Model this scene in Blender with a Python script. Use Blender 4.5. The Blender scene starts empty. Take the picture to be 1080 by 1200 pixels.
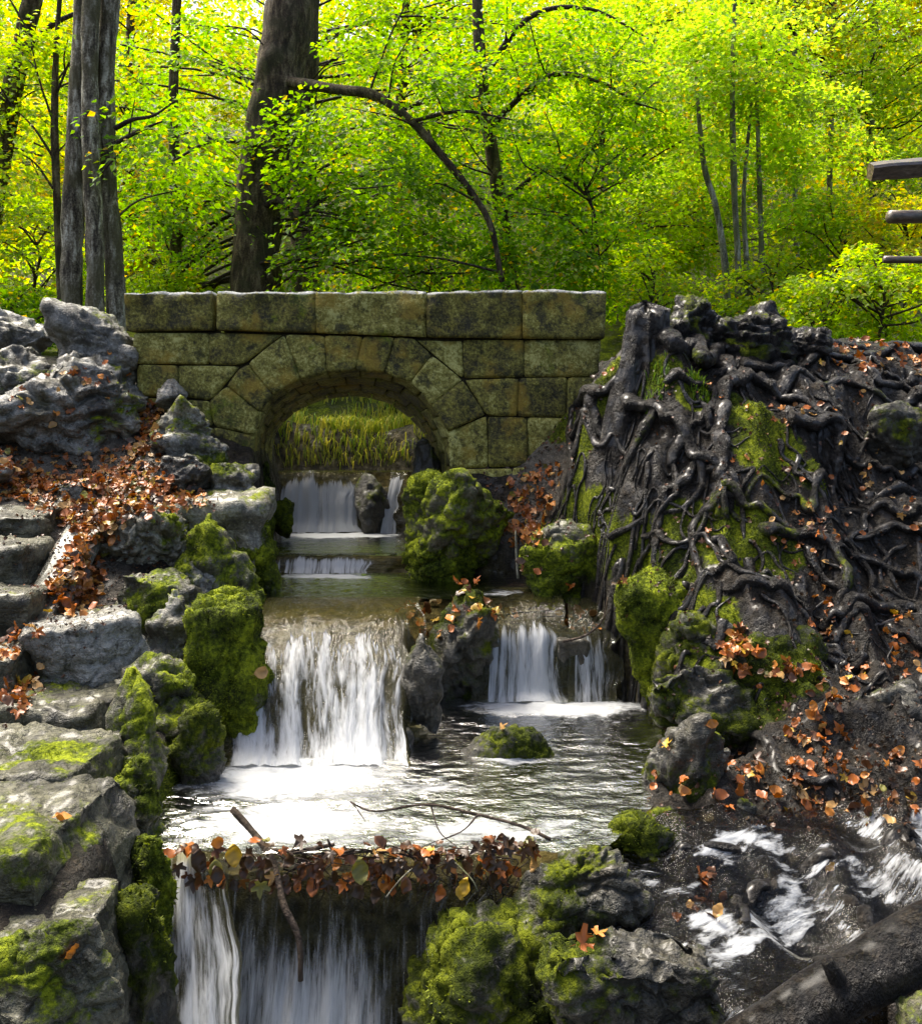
import bpy, bmesh, math, random
import numpy as np
from mathutils import Vector
from mathutils.bvhtree import BVHTree

R = math.radians
rng = np.random.default_rng(7)
random.seed(7)
scene = bpy.context.scene
col = scene.collection

# ---------------------------------------------------------------- camera
F, HZ, CZ = 1150.0, 480.0, 2.0          # focal length and horizon row of the 1080x1200 photograph, eye height over the pool
cam_d = bpy.data.cameras.new('camera')
cam = bpy.data.objects.new('camera', cam_d); col.objects.link(cam)
cam.location = (0, 0, CZ); cam.rotation_euler = (R(90), 0, 0)
cam_d.sensor_fit = 'HORIZONTAL'; cam_d.sensor_width = 36
cam_d.lens = 36 * F / 1080; cam_d.shift_y = -(600 - HZ) / 1080
cam_d.clip_start = 0.05; cam_d.clip_end = 500
scene.camera = cam

# ---------------------------------------------------------------- world, sun, exposure
SUN_EL, SUN_AZ = 62.0, -48.0            # azimuth measured from +Y (behind the bridge), towards +X
world = bpy.data.worlds.new('World'); scene.world = world; world.use_nodes = True
wn = world.node_tree.nodes; wl = world.node_tree.links
sky = wn.new('ShaderNodeTexSky'); sky.sky_type = 'NISHITA'; sky.sun_disc = False
sky.sun_elevation = R(SUN_EL); sky.sun_rotation = R(SUN_AZ)
sky.air_density = 0.8; sky.dust_density = 6.0; sky.ozone_density = 0.2
bg = wn['Background']; bg.inputs['Strength'].default_value = 0.15
wl.new(sky.outputs['Color'], bg.inputs['Color'])
sun_d = bpy.data.lights.new('sun', 'SUN'); sun_d.energy = 3.4; sun_d.angle = R(26.0); sun_d.color = (1.0, 0.94, 0.82)
sun = bpy.data.objects.new('sun', sun_d); col.objects.link(sun)
sv = Vector((math.sin(R(SUN_AZ)) * math.cos(R(SUN_EL)), math.cos(R(SUN_AZ)) * math.cos(R(SUN_EL)), math.sin(R(SUN_EL))))
sun.rotation_euler = sv.to_track_quat('Z', 'Y').to_euler(); sun.location = (0, 10, 20)
vs = scene.view_settings
vs.view_transform = 'Standard'; vs.look = 'None'; vs.gamma = 1.0; vs.exposure = 1.36
scene.render.engine = 'CYCLES'
cy = scene.cycles
cy.max_bounces = 6; cy.diffuse_bounces = 4; cy.glossy_bounces = 2; cy.transmission_bounces = 4; cy.transparent_max_bounces = 8
cy.caustics_reflective = False; cy.caustics_refractive = False

# ---------------------------------------------------------------- helpers
def W(px, py, D):
    return np.array([(px - 540) * D / F, D, CZ + (HZ - py) * D / F])

def tag(o, label=None, cat=None, group=None, kind=None):
    if label: o['label'] = label
    if cat: o['category'] = cat
    if group: o['group'] = group
    if kind: o['kind'] = kind
    return o

def empty(name, loc=(0, 0, 0)):
    o = bpy.data.objects.new(name, None); col.objects.link(o); o.location = loc
    o.empty_display_size = 0.1
    return o

def mesh_data(name, V, Fc, mat=None, smooth=True, attrs=None, colr=None, uv=None):
    V = np.asarray(V, dtype=np.float32); Fc = np.asarray(Fc, dtype=np.int32)
    n, k = Fc.shape
    me = bpy.data.meshes.new(name)
    me.vertices.add(len(V)); me.vertices.foreach_set('co', V.ravel())
    me.loops.add(n * k); me.loops.foreach_set('vertex_index', Fc.ravel())
    me.polygons.add(n); me.polygons.foreach_set('loop_start', np.arange(n, dtype=np.int32) * k)
    me.polygons.foreach_set('loop_total', np.full(n, k, dtype=np.int32))
    me.polygons.foreach_set('use_smooth', np.full(n, bool(smooth)))
    if uv is not None:
        l = me.uv_layers.new(name='UVMap'); l.data.foreach_set('uv', np.asarray(uv, np.float32)[Fc.ravel()].ravel())
    if attrs:
        for kx, vx in attrs.items():
            a = me.attributes.new(kx, 'FLOAT', 'POINT'); a.data.foreach_set('value', np.asarray(vx, np.float32).ravel())
    if colr is not None:
        a = me.attributes.new('Col', 'FLOAT_COLOR', 'POINT')
        c4 = np.ones((len(V), 4), np.float32); c4[:, :3] = colr; a.data.foreach_set('color', c4.ravel())
    me.update(calc_edges=True); me.validate()
    if mat: me.materials.append(mat)
    return me

def link(name, me, parent=None, loc=None):
    o = bpy.data.objects.new(name, me); col.objects.link(o)
    if loc is not None: o.location = loc
    if parent is not None:
        o.parent = parent
        if loc is None: o.location = -Vector(parent.location)    # parts are modelled in world space
    return o

def build(name, V, Fc, mat, parent=None, origin=None, **kw):
    V = np.asarray(V, float)
    if origin is not None and parent is None:
        me = mesh_data(name, V - np.asarray(origin), Fc, mat, **kw); return link(name, me, None, origin)
    return link(name, mesh_data(name, V, Fc, mat, **kw), parent)

def _h(ix, iy, iz, s):
    x = (ix * 374761393 + iy * 668265263 + iz * 1442695041 + s * 1274126177) & 0xFFFFFFFF
    x = ((x ^ (x >> 13)) * 1274126177) & 0xFFFFFFFF
    x = ((x ^ (x >> 16)) * 2246822519) & 0xFFFFFFFF
    return ((x ^ (x >> 15)) & 0xFFFFFF) / float(0xFFFFFF)

def vnoise(p, s=0):
    p = np.asarray(p, float); i = np.floor(p).astype(np.int64); f = p - i
    f = f * f * f * (f * (f * 6 - 15) + 10)
    x, y, z = i[:, 0], i[:, 1], i[:, 2]; fx, fy, fz = f[:, 0], f[:, 1], f[:, 2]
    r = 0
    for dx in (0, 1):
        for dy in (0, 1):
            for dz in (0, 1):
                w = (fx if dx else 1 - fx) * (fy if dy else 1 - fy) * (fz if dz else 1 - fz)
                r = r + w * _h(x + dx, y + dy, z + dz, s)
    return r * 2 - 1

def fbm(p, o=4, s=0, g=0.5):
    p = np.asarray(p, float); r = 0; a = 1.0; t = 0
    for k in range(o):
        r = r + a * vnoise(p * (2.03 ** k) + 17.3 * k, s + k); t += a; a *= g
    return r / t

def ridge(p, o=4, s=0):
    p = np.asarray(p, float); r = 0; a = 1.0; t = 0
    for k in range(o):
        r = r + a * (1 - np.abs(vnoise(p * (2.03 ** k) + 11.1 * k, s + k)) * 2); t += a; a *= 0.5
    return r / t

def worley(p, s=0):
    i = np.floor(p).astype(np.int64); f1 = np.full(len(p), 9.0); f2 = np.full(len(p), 9.0)
    for dx in (-1, 0, 1):
        for dy in (-1, 0, 1):
            for dz in (-1, 0, 1):
                c = i + [dx, dy, dz]; o = np.stack([_h(c[:, 0], c[:, 1], c[:, 2], s + k) for k in (1, 2, 3)], -1)
                d = ((c + o - p) ** 2).sum(1); m = d < f1
                f2 = np.where(m, f1, np.minimum(f2, d)); f1 = np.where(m, d, f1)
    return np.sqrt(f1), np.sqrt(f2)

def sstep(a, b, x):
    t = np.clip((x - a) / (b - a), 0, 1); return t * t * (3 - 2 * t)

def vnormals(V, Fc):
    Fc = np.asarray(Fc); a, b, c = V[Fc[:, 0]], V[Fc[:, 1]], V[Fc[:, 2]]
    if Fc.shape[1] == 4:
        fn = np.cross(V[Fc[:, 2]] - a, V[Fc[:, 3]] - b)
    else:
        fn = np.cross(b - a, c - a)
    N = np.zeros_like(V)
    for k in range(Fc.shape[1]):
        for ax in range(3):
            N[:, ax] += np.bincount(Fc[:, k], fn[:, ax], len(V))
    return N / np.maximum(np.linalg.norm(N, axis=1, keepdims=True), 1e-9)

def grid_faces(nu, nv, wrap=False):
    i = np.arange(nu - 1)[:, None]; j = np.arange(nv if wrap else nv - 1)[None, :]
    j2 = (j + 1) % nv
    return np.stack([i * nv + j, (i + 1) * nv + j, (i + 1) * nv + j2, i * nv + j2], -1).reshape(-1, 4)

def catmull(P, per=8):
    P = np.asarray(P, float); n = len(P)
    if n < 3:
        t = np.linspace(0, 1, per + 1)[:, None]; return P[0] * (1 - t) + P[-1] * t
    Q = np.vstack([2 * P[0] - P[1], P, 2 * P[-1] - P[-2]]); out = []
    for i in range(n - 1):
        p0, p1, p2, p3 = Q[i:i + 4]
        for t in np.linspace(0, 1, per, endpoint=False):
            out.append(0.5 * (2 * p1 + (p2 - p0) * t + (2 * p0 - 5 * p1 + 4 * p2 - p3) * t * t + (3 * p1 - p0 - 3 * p2 + p3) * t ** 3))
    out.append(P[-1]); return np.array(out)

def tube(P, rad, ns=8, rough=0.0, seed=0, per=6, flat=1.0, nf=6.0, smooth_path=True):
    """tapering tube round a path: returns verts, quads, per-vertex (along, around) uv"""
    P = np.asarray(P, float); rad = np.asarray(rad, float)
    C = catmull(P, per) if smooth_path else P
    m = len(C)
    r = np.interp(np.linspace(0, 1, m), np.linspace(0, 1, len(rad)), rad)
    T = np.gradient(C, axis=0); T /= np.maximum(np.linalg.norm(T, axis=1, keepdims=True), 1e-9)
    up = np.array([0, 0, 1.0]) if abs(T[0, 2]) < 0.9 else np.array([1.0, 0, 0])
    A = np.zeros_like(C); a = np.cross(T[0], up); a /= np.linalg.norm(a); A[0] = a
    for i in range(1, m):
        a = A[i - 1] - T[i] * A[i - 1].dot(T[i]); A[i] = a / max(np.linalg.norm(a), 1e-9)
    B = np.cross(T, A)
    th = np.arange(ns) * 2 * math.pi / ns
    rr = np.repeat(r[:, None], ns, 1)
    base = C[:, None, :] + rr[..., None] * (np.cos(th)[None, :, None] * A[:, None, :] + np.sin(th)[None, :, None] * B[:, None, :] * flat)
    if rough > 0:
        n = fbm(base.reshape(-1, 3) * nf, 3, seed).reshape(m, ns)
        rr = rr * (1 + rough * n)
        base = C[:, None, :] + rr[..., None] * (np.cos(th)[None, :, None] * A[:, None, :] + np.sin(th)[None, :, None] * B[:, None, :] * flat)
    V = base.reshape(-1, 3)
    Fc = grid_faces(m, ns, True)
    # caps
    V = np.vstack([V, C[0] - T[0] * r[0] * 0.3, C[-1] + T[-1] * r[-1] * 0.3])
    i0, i1 = len(V) - 2, len(V) - 1
    j = np.arange(ns); j2 = (j + 1) % ns
    c0 = np.stack([np.full(ns, i0), j, j2, j2], -1)
    c1 = np.stack([np.full(ns, i1), (m - 1) * ns + j2, (m - 1) * ns + j, (m - 1) * ns + j], -1)
    return V, Fc, np.vstack([c0[:, :3], c1[:, :3]])

def tri(Fq): return np.vstack([Fq[:, [0, 1, 2]], Fq[:, [0, 2, 3]]])

class Bag:
    """collects pieces of ONE part"""
    def __init__(s): s.V = []; s.F = []; s.C = []; s.A = []; s.n = 0
    def add(s, V, Fc, c=None, a=None):
        Fc = np.asarray(Fc)
        if Fc.shape[1] == 4: Fc = tri(Fc)
        s.V.append(V); s.F.append(Fc + s.n); s.n += len(V)
        if c is not None: s.C.append(c)
        if a is not None: s.A.append(a)
    def tube(s, *a, **k):
        V, q, t = tube(*a, **k); s.add(V, np.vstack([tri(q), t]))
    def get(s): return np.vstack(s.V), np.vstack(s.F)

# ---------------------------------------------------------------- materials
class NT:
    def __init__(s, name):
        s.m = bpy.data.materials.new(name); s.m.use_nodes = True
        s.t = s.m.node_tree; s.t.nodes.clear(); s.out = s.n('ShaderNodeOutputMaterial')
    def n(s, typ, **kw):
        x = s.t.nodes.new(typ)
        for k, v in kw.items():
            if hasattr(x, k) and k not in x.inputs: setattr(x, k, v)
        return x
    def l(s, a, b): s.t.links.new(a, b)
    def val(s, sock, v):
        if isinstance(v, (int, float, tuple, list)):
            if isinstance(v, (tuple, list)) and len(v) == 3 and sock.type == 'RGBA': v = (*v, 1)
            sock.default_value = v
        else: s.l(v, sock)
    def coord(s): 
        return s.n('ShaderNodeNewGeometry').outputs['Position']
    def mapping(s, vec, scale=(1, 1, 1), rot=(0, 0, 0), loc=(0, 0, 0)):
        m = s.n('ShaderNodeMapping'); s.l(vec, m.inputs['Vector'])
        m.inputs['Scale'].default_value = scale; m.inputs['Rotation'].default_value = rot; m.inputs['Location'].default_value = loc
        return m.outputs[0]
    def noise(s, vec, scale, detail=4, rough=0.55, dist=0.0):
        x = s.n('ShaderNodeTexNoise'); s.l(vec, x.inputs['Vector'])
        x.inputs['Scale'].default_value = scale; x.inputs['Detail'].default_value = detail
        x.inputs['Roughness'].default_value = rough; x.inputs['Distortion'].default_value = dist
        return x.outputs['Fac']
    def voro(s, vec, scale, feature='F1'):
        x = s.n('ShaderNodeTexVoronoi', feature=feature); s.l(vec, x.inputs['Vector']); x.inputs['Scale'].default_value = scale
        return x.outputs['Distance']
    def ramp(s, fac, stops, interp='LINEAR'):
        x = s.n('ShaderNodeValToRGB'); s.l(fac, x.inputs[0]); r = x.color_ramp; r.interpolation = interp
        while len(r.elements) < len(stops): r.elements.new(0.5)
        for e, (p, c) in zip(r.elements, stops):
            e.position = p; e.color = (*c, 1) if len(c) == 3 else c
        return x.outputs[0]
    def mr(s, v, a, b, c=0.0, d=1.0, smooth=True):
        x = s.n('ShaderNodeMapRange'); x.interpolation_type = 'SMOOTHSTEP' if smooth else 'LINEAR'
        s.val(x.inputs[0], v)
        for i, q in zip((1, 2, 3, 4), (a, b, c, d)): s.val(x.inputs[i], q)
        return x.outputs[0]
    def math(s, op, a, b=0.0):
        x = s.n('ShaderNodeMath', operation=op); s.val(x.inputs[0], a); s.val(x.inputs[1], b); return x.outputs[0]
    def mix(s, f, a, b):
        x = s.n('ShaderNodeMix', data_type='RGBA'); s.val(x.inputs[0], f); s.val(x.inputs[6], a); s.val(x.inputs[7], b); return x.outputs[2]
    def ctr(s, v, k): return s.math('ADD', s.math('MULTIPLY', s.math('SUBTRACT', v, 0.5), k), 0.5)
    def attr(s, name, out='Fac'):
        x = s.n('ShaderNodeAttribute'); x.attribute_name = name; return x.outputs[out]
    def bump(s, h, strength=0.5, dist=0.02, nrm=None):
        x = s.n('ShaderNodeBump'); s.l(h, x.inputs['Height']); x.inputs['Strength'].default_value = strength; x.inputs['Distance'].default_value = dist
        if nrm is not None: s.l(nrm, x.inputs['Normal'])
        return x.outputs[0]
    def pbsdf(s, color, rough=0.6, nrm=None, spec=0.5, coat=0.0, coat_rough=0.2):
        x = s.n('ShaderNodeBsdfPrincipled')
        s.val(x.inputs['Base Color'], color); s.val(x.inputs['Roughness'], rough); s.val(x.inputs['Specular IOR Level'], spec)
        if not (isinstance(coat, float) and coat == 0): s.val(x.inputs['Coat Weight'], coat); x.inputs['Coat Roughness'].default_value = coat_rough
        if nrm is not None: s.l(nrm, x.inputs['Normal'])
        return x.outputs[0]
    def done(s, sh): s.l(sh, s.out.inputs['Surface']); return s.m

MOSS_A, MOSS_B, MOSS_C = (0.013, 0.019, 0.003), (0.068, 0.090, 0.006), (0.20, 0.235, 0.010)

def moss_layer(n, p, thr=0.5, bright=1.0):
    m = n.attr('moss')
    fine = n.noise(p, 9, 5, 0.6)
    f2 = n.noise(p, 55, 3, 0.6)
    mm = n.math('ADD', m, n.math('MULTIPLY', n.math('SUBTRACT', fine, 0.5), 0.75))
    mm = n.math('ADD', mm, n.math('MULTIPLY', n.math('SUBTRACT', f2, 0.5), 0.35))
    mask = n.mr(mm, thr - 0.10, thr + 0.12)
    mc = n.ramp(n.ctr(n.math('ADD', n.math('MULTIPLY', n.noise(p, 4.5, 4, 0.6), 0.55), n.math('MULTIPLY', n.noise(p, 38, 3, 0.7), 0.45)), 1.8),
                [(0.30, MOSS_A), (0.5, tuple(bright * v for v in MOSS_B)), (0.68, tuple(bright * v for v in MOSS_C))])
    h = n.math('ADD', n.noise(p, 95, 3, 0.7), n.math('MULTIPLY', n.noise(p, 28, 3, 0.6), 1.2))
    return mask, mc, h

def rock_material(name, dark, mid, light, warm, gloss=0.35, wet=0.4, seed=0.0, bright=1.0):
    n = NT(name); g = n.n('ShaderNodeNewGeometry'); p0 = g.outputs['Position']
    p = n.mapping(p0, loc=(seed * 3.1, seed * 1.7, seed * 5.3))
    big = n.noise(p, 2.2, 5, 0.6, 0.4); med = n.noise(p, 9, 6, 0.65); fin = n.noise(p, 48, 5, 0.7)
    t = n.math('ADD', n.math('MULTIPLY', big, 0.45), n.math('ADD', n.math('MULTIPLY', med, 0.4), n.math('MULTIPLY', fin, 0.25)))
    t = n.ctr(t, 2.0)
    c = n.ramp(t, [(0.36, dark), (0.52, mid), (0.70, light)])
    c = n.mix(n.mr(n.noise(p, 3.3, 4, 0.6), 0.52, 0.68), c, warm)
    lich = n.mr(n.noise(p, 17, 4, 0.75), 0.60, 0.70)
    c = n.mix(n.math('MULTIPLY', lich, 0.5), c, tuple(min(1, v * 1.6 + 0.04) for v in light))
    st = n.mapping(p, scale=(1.0, 1.0, 7.0), rot=(0.10, 0.16, 0))
    wv = n.n('ShaderNodeVectorMath', operation='ADD'); nz = n.n('ShaderNodeTexNoise'); n.l(p, nz.inputs['Vector']); nz.inputs['Scale'].default_value = 6.0; nz.inputs['Detail'].default_value = 5
    sc = n.n('ShaderNodeVectorMath', operation='SCALE'); n.l(nz.outputs['Color'], sc.inputs[0]); sc.inputs['Scale'].default_value = 0.35; n.l(p, wv.inputs[0]); n.l(sc.outputs[0], wv.inputs[1])
    crack = n.mr(n.voro(n.mapping(wv.outputs[0], scale=(1, 1, 1.9)), 3.0, 'DISTANCE_TO_EDGE'), 0.0, 0.022)
    crack = n.math('MAXIMUM', crack, n.mr(n.noise(p, 2.6, 3), 0.45, 0.55))
    c = n.mix(n.math('MULTIPLY', n.math('SUBTRACT', 1.0, crack), 0.55), c, tuple(v * 0.45 for v in dark))
    h = n.math('ADD', n.math('MULTIPLY', med, 1.0), n.math('ADD', n.math('MULTIPLY', fin, 0.45), n.math('MULTIPLY', n.noise(st, 3.0, 5, 0.6), 1.1)))
    h = n.math('ADD', h, n.math('MULTIPLY', crack, 0.25))
    h = n.math('ADD', h, n.math('MULTIPLY', n.mr(n.noise(p, 26, 4, 0.7), 0.40, 0.55), 0.5))
    mask, mc, mh = moss_layer(n, p0, bright=bright)
    rr = n.mr(n.noise(p, 6, 5, 0.7), 0.35, 0.65, gloss, min(1, gloss + 0.4))
    rough = n.mix(mask, rr, (0.9, 0.9, 0.9))
    nr = n.bump(h, 0.75, 0.05)
    nm = n.bump(mh, 0.9, 0.022)
    a = n.pbsdf(c, rr, nr, 0.5, wet, 0.30)
    b = n.pbsdf(mc, 0.95, nm, 0.15)
    x = n.n('ShaderNodeMixShader'); n.l(mask, x.inputs[0]); n.l(a, x.inputs[1]); n.l(b, x.inputs[2])
    return n.done(x.outputs[0])

M = {}
M['grey'] = rock_material('grey_limestone', (0.010, 0.009, 0.006), (0.062, 0.057, 0.038), (0.26, 0.255, 0.22), (0.075, 0.066, 0.028), 0.42, 0.35, 1)
M['pale'] = rock_material('pale_limestone', (0.020, 0.018, 0.010), (0.095, 0.086, 0.055), (0.30, 0.29, 0.22), (0.12, 0.10, 0.04), 0.44, 0.45, 2)
M['wet'] = rock_material('dark_wet_rock', (0.004, 0.004, 0.002), (0.017, 0.015, 0.008), (0.065, 0.060, 0.040), (0.028, 0.022, 0.007), 0.30, 0.3, 3, 0.6)
M['olive'] = rock_material('olive_ledge_stone', (0.007, 0.007, 0.003), (0.034, 0.031, 0.013), (0.12, 0.115, 0.068), (0.045, 0.040, 0.012), 0.36, 0.28, 4, 1.2)

def bridge_material():
    n = NT('mossy_ashlar'); p = n.coord()
    rnd = n.n('ShaderNodeObjectInfo').outputs['Random']
    big = n.noise(p, 1.7, 5, 0.6, 0.3); med = n.noise(p, 8, 6, 0.7); fin = n.noise(p, 42, 5, 0.75)
    t = n.math('ADD', n.math('MULTIPLY', big, 0.2), n.math('ADD', n.math('MULTIPLY', med, 0.4), n.math('MULTIPLY', fin, 0.45)))
    t = n.math('ADD', t, n.math('MULTIPLY', n.math('SUBTRACT', rnd, 0.5), 0.08))
    t = n.ctr(t, 1.9)
    c = n.ramp(t, [(0.35, (0.018, 0.017, 0.005)), (0.47, (0.095, 0.083, 0.017)), (0.60, (0.22, 0.20, 0.036)), (0.74, (0.46, 0.44, 0.15))])
    c = n.mix(n.math('MULTIPLY', n.mr(n.noise(p, 3.0, 4, 0.6), 0.54, 0.66), 0.6), c, (0.30, 0.20, 0.02))
    c = n.mix(n.math('MULTIPLY', n.mr(n.noise(p, 5.0, 5, 0.7), 0.53, 0.62), 0.75), c, (0.015, 0.017, 0.006))
    c = n.mix(n.mr(n.noise(p, 24, 4, 0.8), 0.60, 0.70, 0.0, 0.75), c, (0.30, 0.30, 0.10))
    mask, mc, mh = moss_layer(n, p)
    c = n.mix(mask, c, mc)
    # pale lichen crust on the weathered upper faces
    nz = n.n('ShaderNodeSeparateXYZ'); n.l(n.n('ShaderNodeNewGeometry').outputs['Normal'], nz.inputs[0])
    c = n.mix(n.math('MULTIPLY', n.math('MULTIPLY', n.attr('crust'), n.mr(nz.outputs[2], 0.25, 0.6)), n.mr(n.noise(p, 20, 4), 0.3, 0.5)), c, (0.36, 0.37, 0.35))
    h = n.math('ADD', n.math('MULTIPLY', med, 1.0), n.math('MULTIPLY', fin, 0.6))
    return n.done(n.pbsdf(c, n.mr(med, 0.3, 0.7, 0.6, 0.9), n.bump(h, 0.9, 0.03), 0.35))
M['bridge'] = bridge_material()

def mortar_material():
    n = NT('dark_mortar'); p = n.coord(); f = n.noise(p, 30, 4)
    return n.done(n.pbsdf(n.ramp(f, [(0.3, (0.012, 0.010, 0.006)), (0.7, (0.05, 0.042, 0.02))]), 0.95, n.bump(f, 0.6, 0.02), 0.2))
M['mortar'] = mortar_material()

def ground_material():
    n = NT('forest_soil'); p = n.coord()
    big = n.noise(p, 1.6, 5); med = n.noise(p, 9, 6, 0.65); fin = n.noise(p, 60, 4, 0.7)
    soil = n.ramp(n.ctr(n.math('ADD', n.math('MULTIPLY', med, 0.6), n.math('MULTIPLY', fin, 0.4)), 1.7), [(0.35, (0.004, 0.003, 0.0015)), (0.55, (0.014, 0.010, 0.005)), (0.74, (0.045, 0.032, 0.018))])
    grit = n.ramp(n.math('ADD', n.math('MULTIPLY', med, 0.4), n.math('MULTIPLY', n.noise(p, 110, 3), 0.6)), [(0.35, (0.10, 0.085, 0.06)), (0.6, (0.27, 0.24, 0.19)), (0.75, (0.42, 0.39, 0.33))])
    bed = n.ramp(n.math('ADD', n.math('MULTIPLY', n.noise(p, 6, 4), 0.5), n.math('MULTIPLY', n.voro(p, 14), 0.6)), [(0.30, (0.012, 0.010, 0.004)), (0.55, (0.07, 0.055, 0.018)), (0.8, (0.17, 0.14, 0.06))])
    c = n.mix(n.attr('grit'), soil, grit); c = n.mix(n.attr('bed'), c, bed)
    far = n.ramp(n.noise(p, 3.0, 5), [(0.35, (0.02, 0.03, 0.006)), (0.55, (0.06, 0.07, 0.012)), (0.7, (0.12, 0.09, 0.02))])
    c = n.mix(n.attr('far'), c, far)
    mask, mc, mh = moss_layer(n, p, bright=0.9)
    h = n.math('ADD', n.math('MULTIPLY', med, 1.0), n.math('ADD', n.math('MULTIPLY', fin, 0.5), n.math('MULTIPLY', n.noise(p, 22, 4), 0.8)))
    rr = n.mr(n.noise(p, 7, 5, 0.7), 0.40, 0.6, 0.35, 0.9)
    rr = n.math('MAXIMUM', rr, n.math('MULTIPLY', n.attr('grit'), 0.8))
    a = n.pbsdf(c, rr, n.bump(h, 1.0, 0.06), 0.35, n.math('MULTIPLY', n.attr('wetness'), n.mr(n.noise(p, 12, 3), 0.52, 0.62, 0.0, 0.3)), 0.25)
    b = n.pbsdf(mc, 0.95, n.bump(mh, 0.9, 0.022), 0.15)
    x = n.n('ShaderNodeMixShader'); n.l(mask, x.inputs[0]); n.l(a, x.inputs[1]); n.l(b, x.inputs[2])
    return n.done(x.outputs[0])
M['ground'] = ground_material()

def root_material(name='wet_root_bark', coat=0.55):
    n = NT(name); p = n.coord()
    med = n.noise(p, 12, 5, 0.65); fin = n.noise(n.mapping(p, scale=(1, 1, 0.6)), 60, 4, 0.7)
    t = n.math('ADD', n.math('MULTIPLY', med, 0.6), n.math('MULTIPLY', fin, 0.4))
    t = n.ctr(t, 1.7)
    c = n.ramp(t, [(0.35, (0.003, 0.0025, 0.002)), (0.55, (0.011, 0.008, 0.005)), (0.74, (0.045, 0.035, 0.023))])
    mask, mc, mh = moss_layer(n, p, bright=0.75)
    rr = n.mr(n.noise(p, 14, 4, 0.7), 0.42, 0.6, 0.3, 0.8)
    rg = n.noise(n.mapping(p, scale=(1, 1, 0.35), rot=(0.3, 0.4, 0)), 34, 4, 0.7, 1.2)
    h = n.math('ADD', n.math('ADD', med, n.math('MULTIPLY', fin, 0.7)), n.math('MULTIPLY', rg, 0.8))
    a = n.pbsdf(c, rr, n.bump(h, 1.0, 0.06), 0.35, n.mr(n.noise(p, 10, 3), 0.46, 0.6, 0.0, coat), 0.28)
    b = n.pbsdf(mc, 0.95, n.bump(mh, 0.9, 0.02), 0.15)
    x = n.n('ShaderNodeMixShader'); n.l(mask, x.inputs[0]); n.l(a, x.inputs[1]); n.l(b, x.inputs[2])
    return n.done(x.outputs[0])
M['root'] = root_material()
M['log'] = root_material('wet_log_bark', 0.12)

def bark_material(name, dark, mid, light, green, stretch=0.25, scale=14):
    n = NT(name); p = n.coord(); q = n.mapping(p, scale=(1, 1, stretch))
    a = n.noise(q, scale, 6, 0.65, 0.5); b = n.noise(p, 2.5, 4, 0.6); f = n.noise(p, 45, 4, 0.7)
    c = n.ramp(n.ctr(n.math('ADD', n.math('MULTIPLY', a, 0.7), n.math('MULTIPLY', f, 0.3)), 1.7), [(0.36, dark), (0.52, mid), (0.68, light)])
    c = n.mix(n.mr(b, 0.46, 0.62, 0, 0.75), c, green)
    return n.done(n.pbsdf(c, 0.85, n.bump(n.math('ADD', a, n.math('MULTIPLY', f, 0.4)), 0.9, 0.04), 0.3))
M['bark_grey'] = bark_material('grey_beech_bark', (0.035, 0.028, 0.018), (0.19, 0.165, 0.11), (0.55, 0.52, 0.40), (0.08, 0.072, 0.03))
M['bark_dark'] = bark_material('dark_brown_bark', (0.02, 0.013, 0.007), (0.075, 0.052, 0.028), (0.19, 0.15, 0.09), (0.035, 0.034, 0.012))
M['bark_pale'] = bark_material('pale_slender_bark', (0.06, 0.055, 0.035), (0.19, 0.18, 0.13), (0.40, 0.39, 0.32), (0.12, 0.13, 0.05))
M['twig'] = bark_material('dark_twig_bark', (0.015, 0.010, 0.007), (0.05, 0.035, 0.025), (0.12, 0.09, 0.07), (0.05, 0.035, 0.02), 1.0, 30)

def leaf_material(name, trans=0.5, rough=0.45, gain=1.0):
    n = NT(name); c = n.attr('Col', 'Color')
    d = n.pbsdf(c, rough, None, 0.4)
    tr = n.n('ShaderNodeBsdfTranslucent')
    hs = n.n('ShaderNodeHueSaturation'); hs.inputs['Value'].default_value = gain; hs.inputs['Saturation'].default_value = 1.05
    n.l(c, hs.inputs['Color']); n.l(hs.outputs[0], tr.inputs['Color'])
    x = n.n('ShaderNodeMixShader'); x.inputs[0].default_value = trans; n.l(d, x.inputs[1]); n.l(tr.outputs[0], x.inputs[2])
    return n.done(x.outputs[0])
M['leaf'] = leaf_material('living_leaf', 0.62, 0.45, 2.0)
M['litter'] = leaf_material('fallen_leaf_skin', 0.15, 0.38, 1.1)
M['grass'] = leaf_material('grass_blade', 0.4, 0.5, 1.2)
M['mosstuft'] = leaf_material('moss_tuft', 0.3, 0.8, 1.1)

def rail_material():
    n = NT('weathered_rail_timber'); p = n.coord(); q = n.mapping(p, scale=(0.15, 1, 1))
    a = n.noise(q, 40, 5, 0.65); b = n.noise(p, 8, 4)
    c = n.ramp(a, [(0.35, (0.035, 0.022, 0.013)), (0.55, (0.11, 0.075, 0.045)), (0.7, (0.22, 0.17, 0.12))])
    c = n.mix(n.mr(b, 0.5, 0.65, 0, 0.5), c, (0.04, 0.05, 0.02))
    return n.done(n.pbsdf(c, n.mr(b, 0.3, 0.7, 0.3, 0.6), n.bump(a, 0.6, 0.01), 0.6, 0.4, 0.25))
M['rail'] = rail_material()

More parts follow.
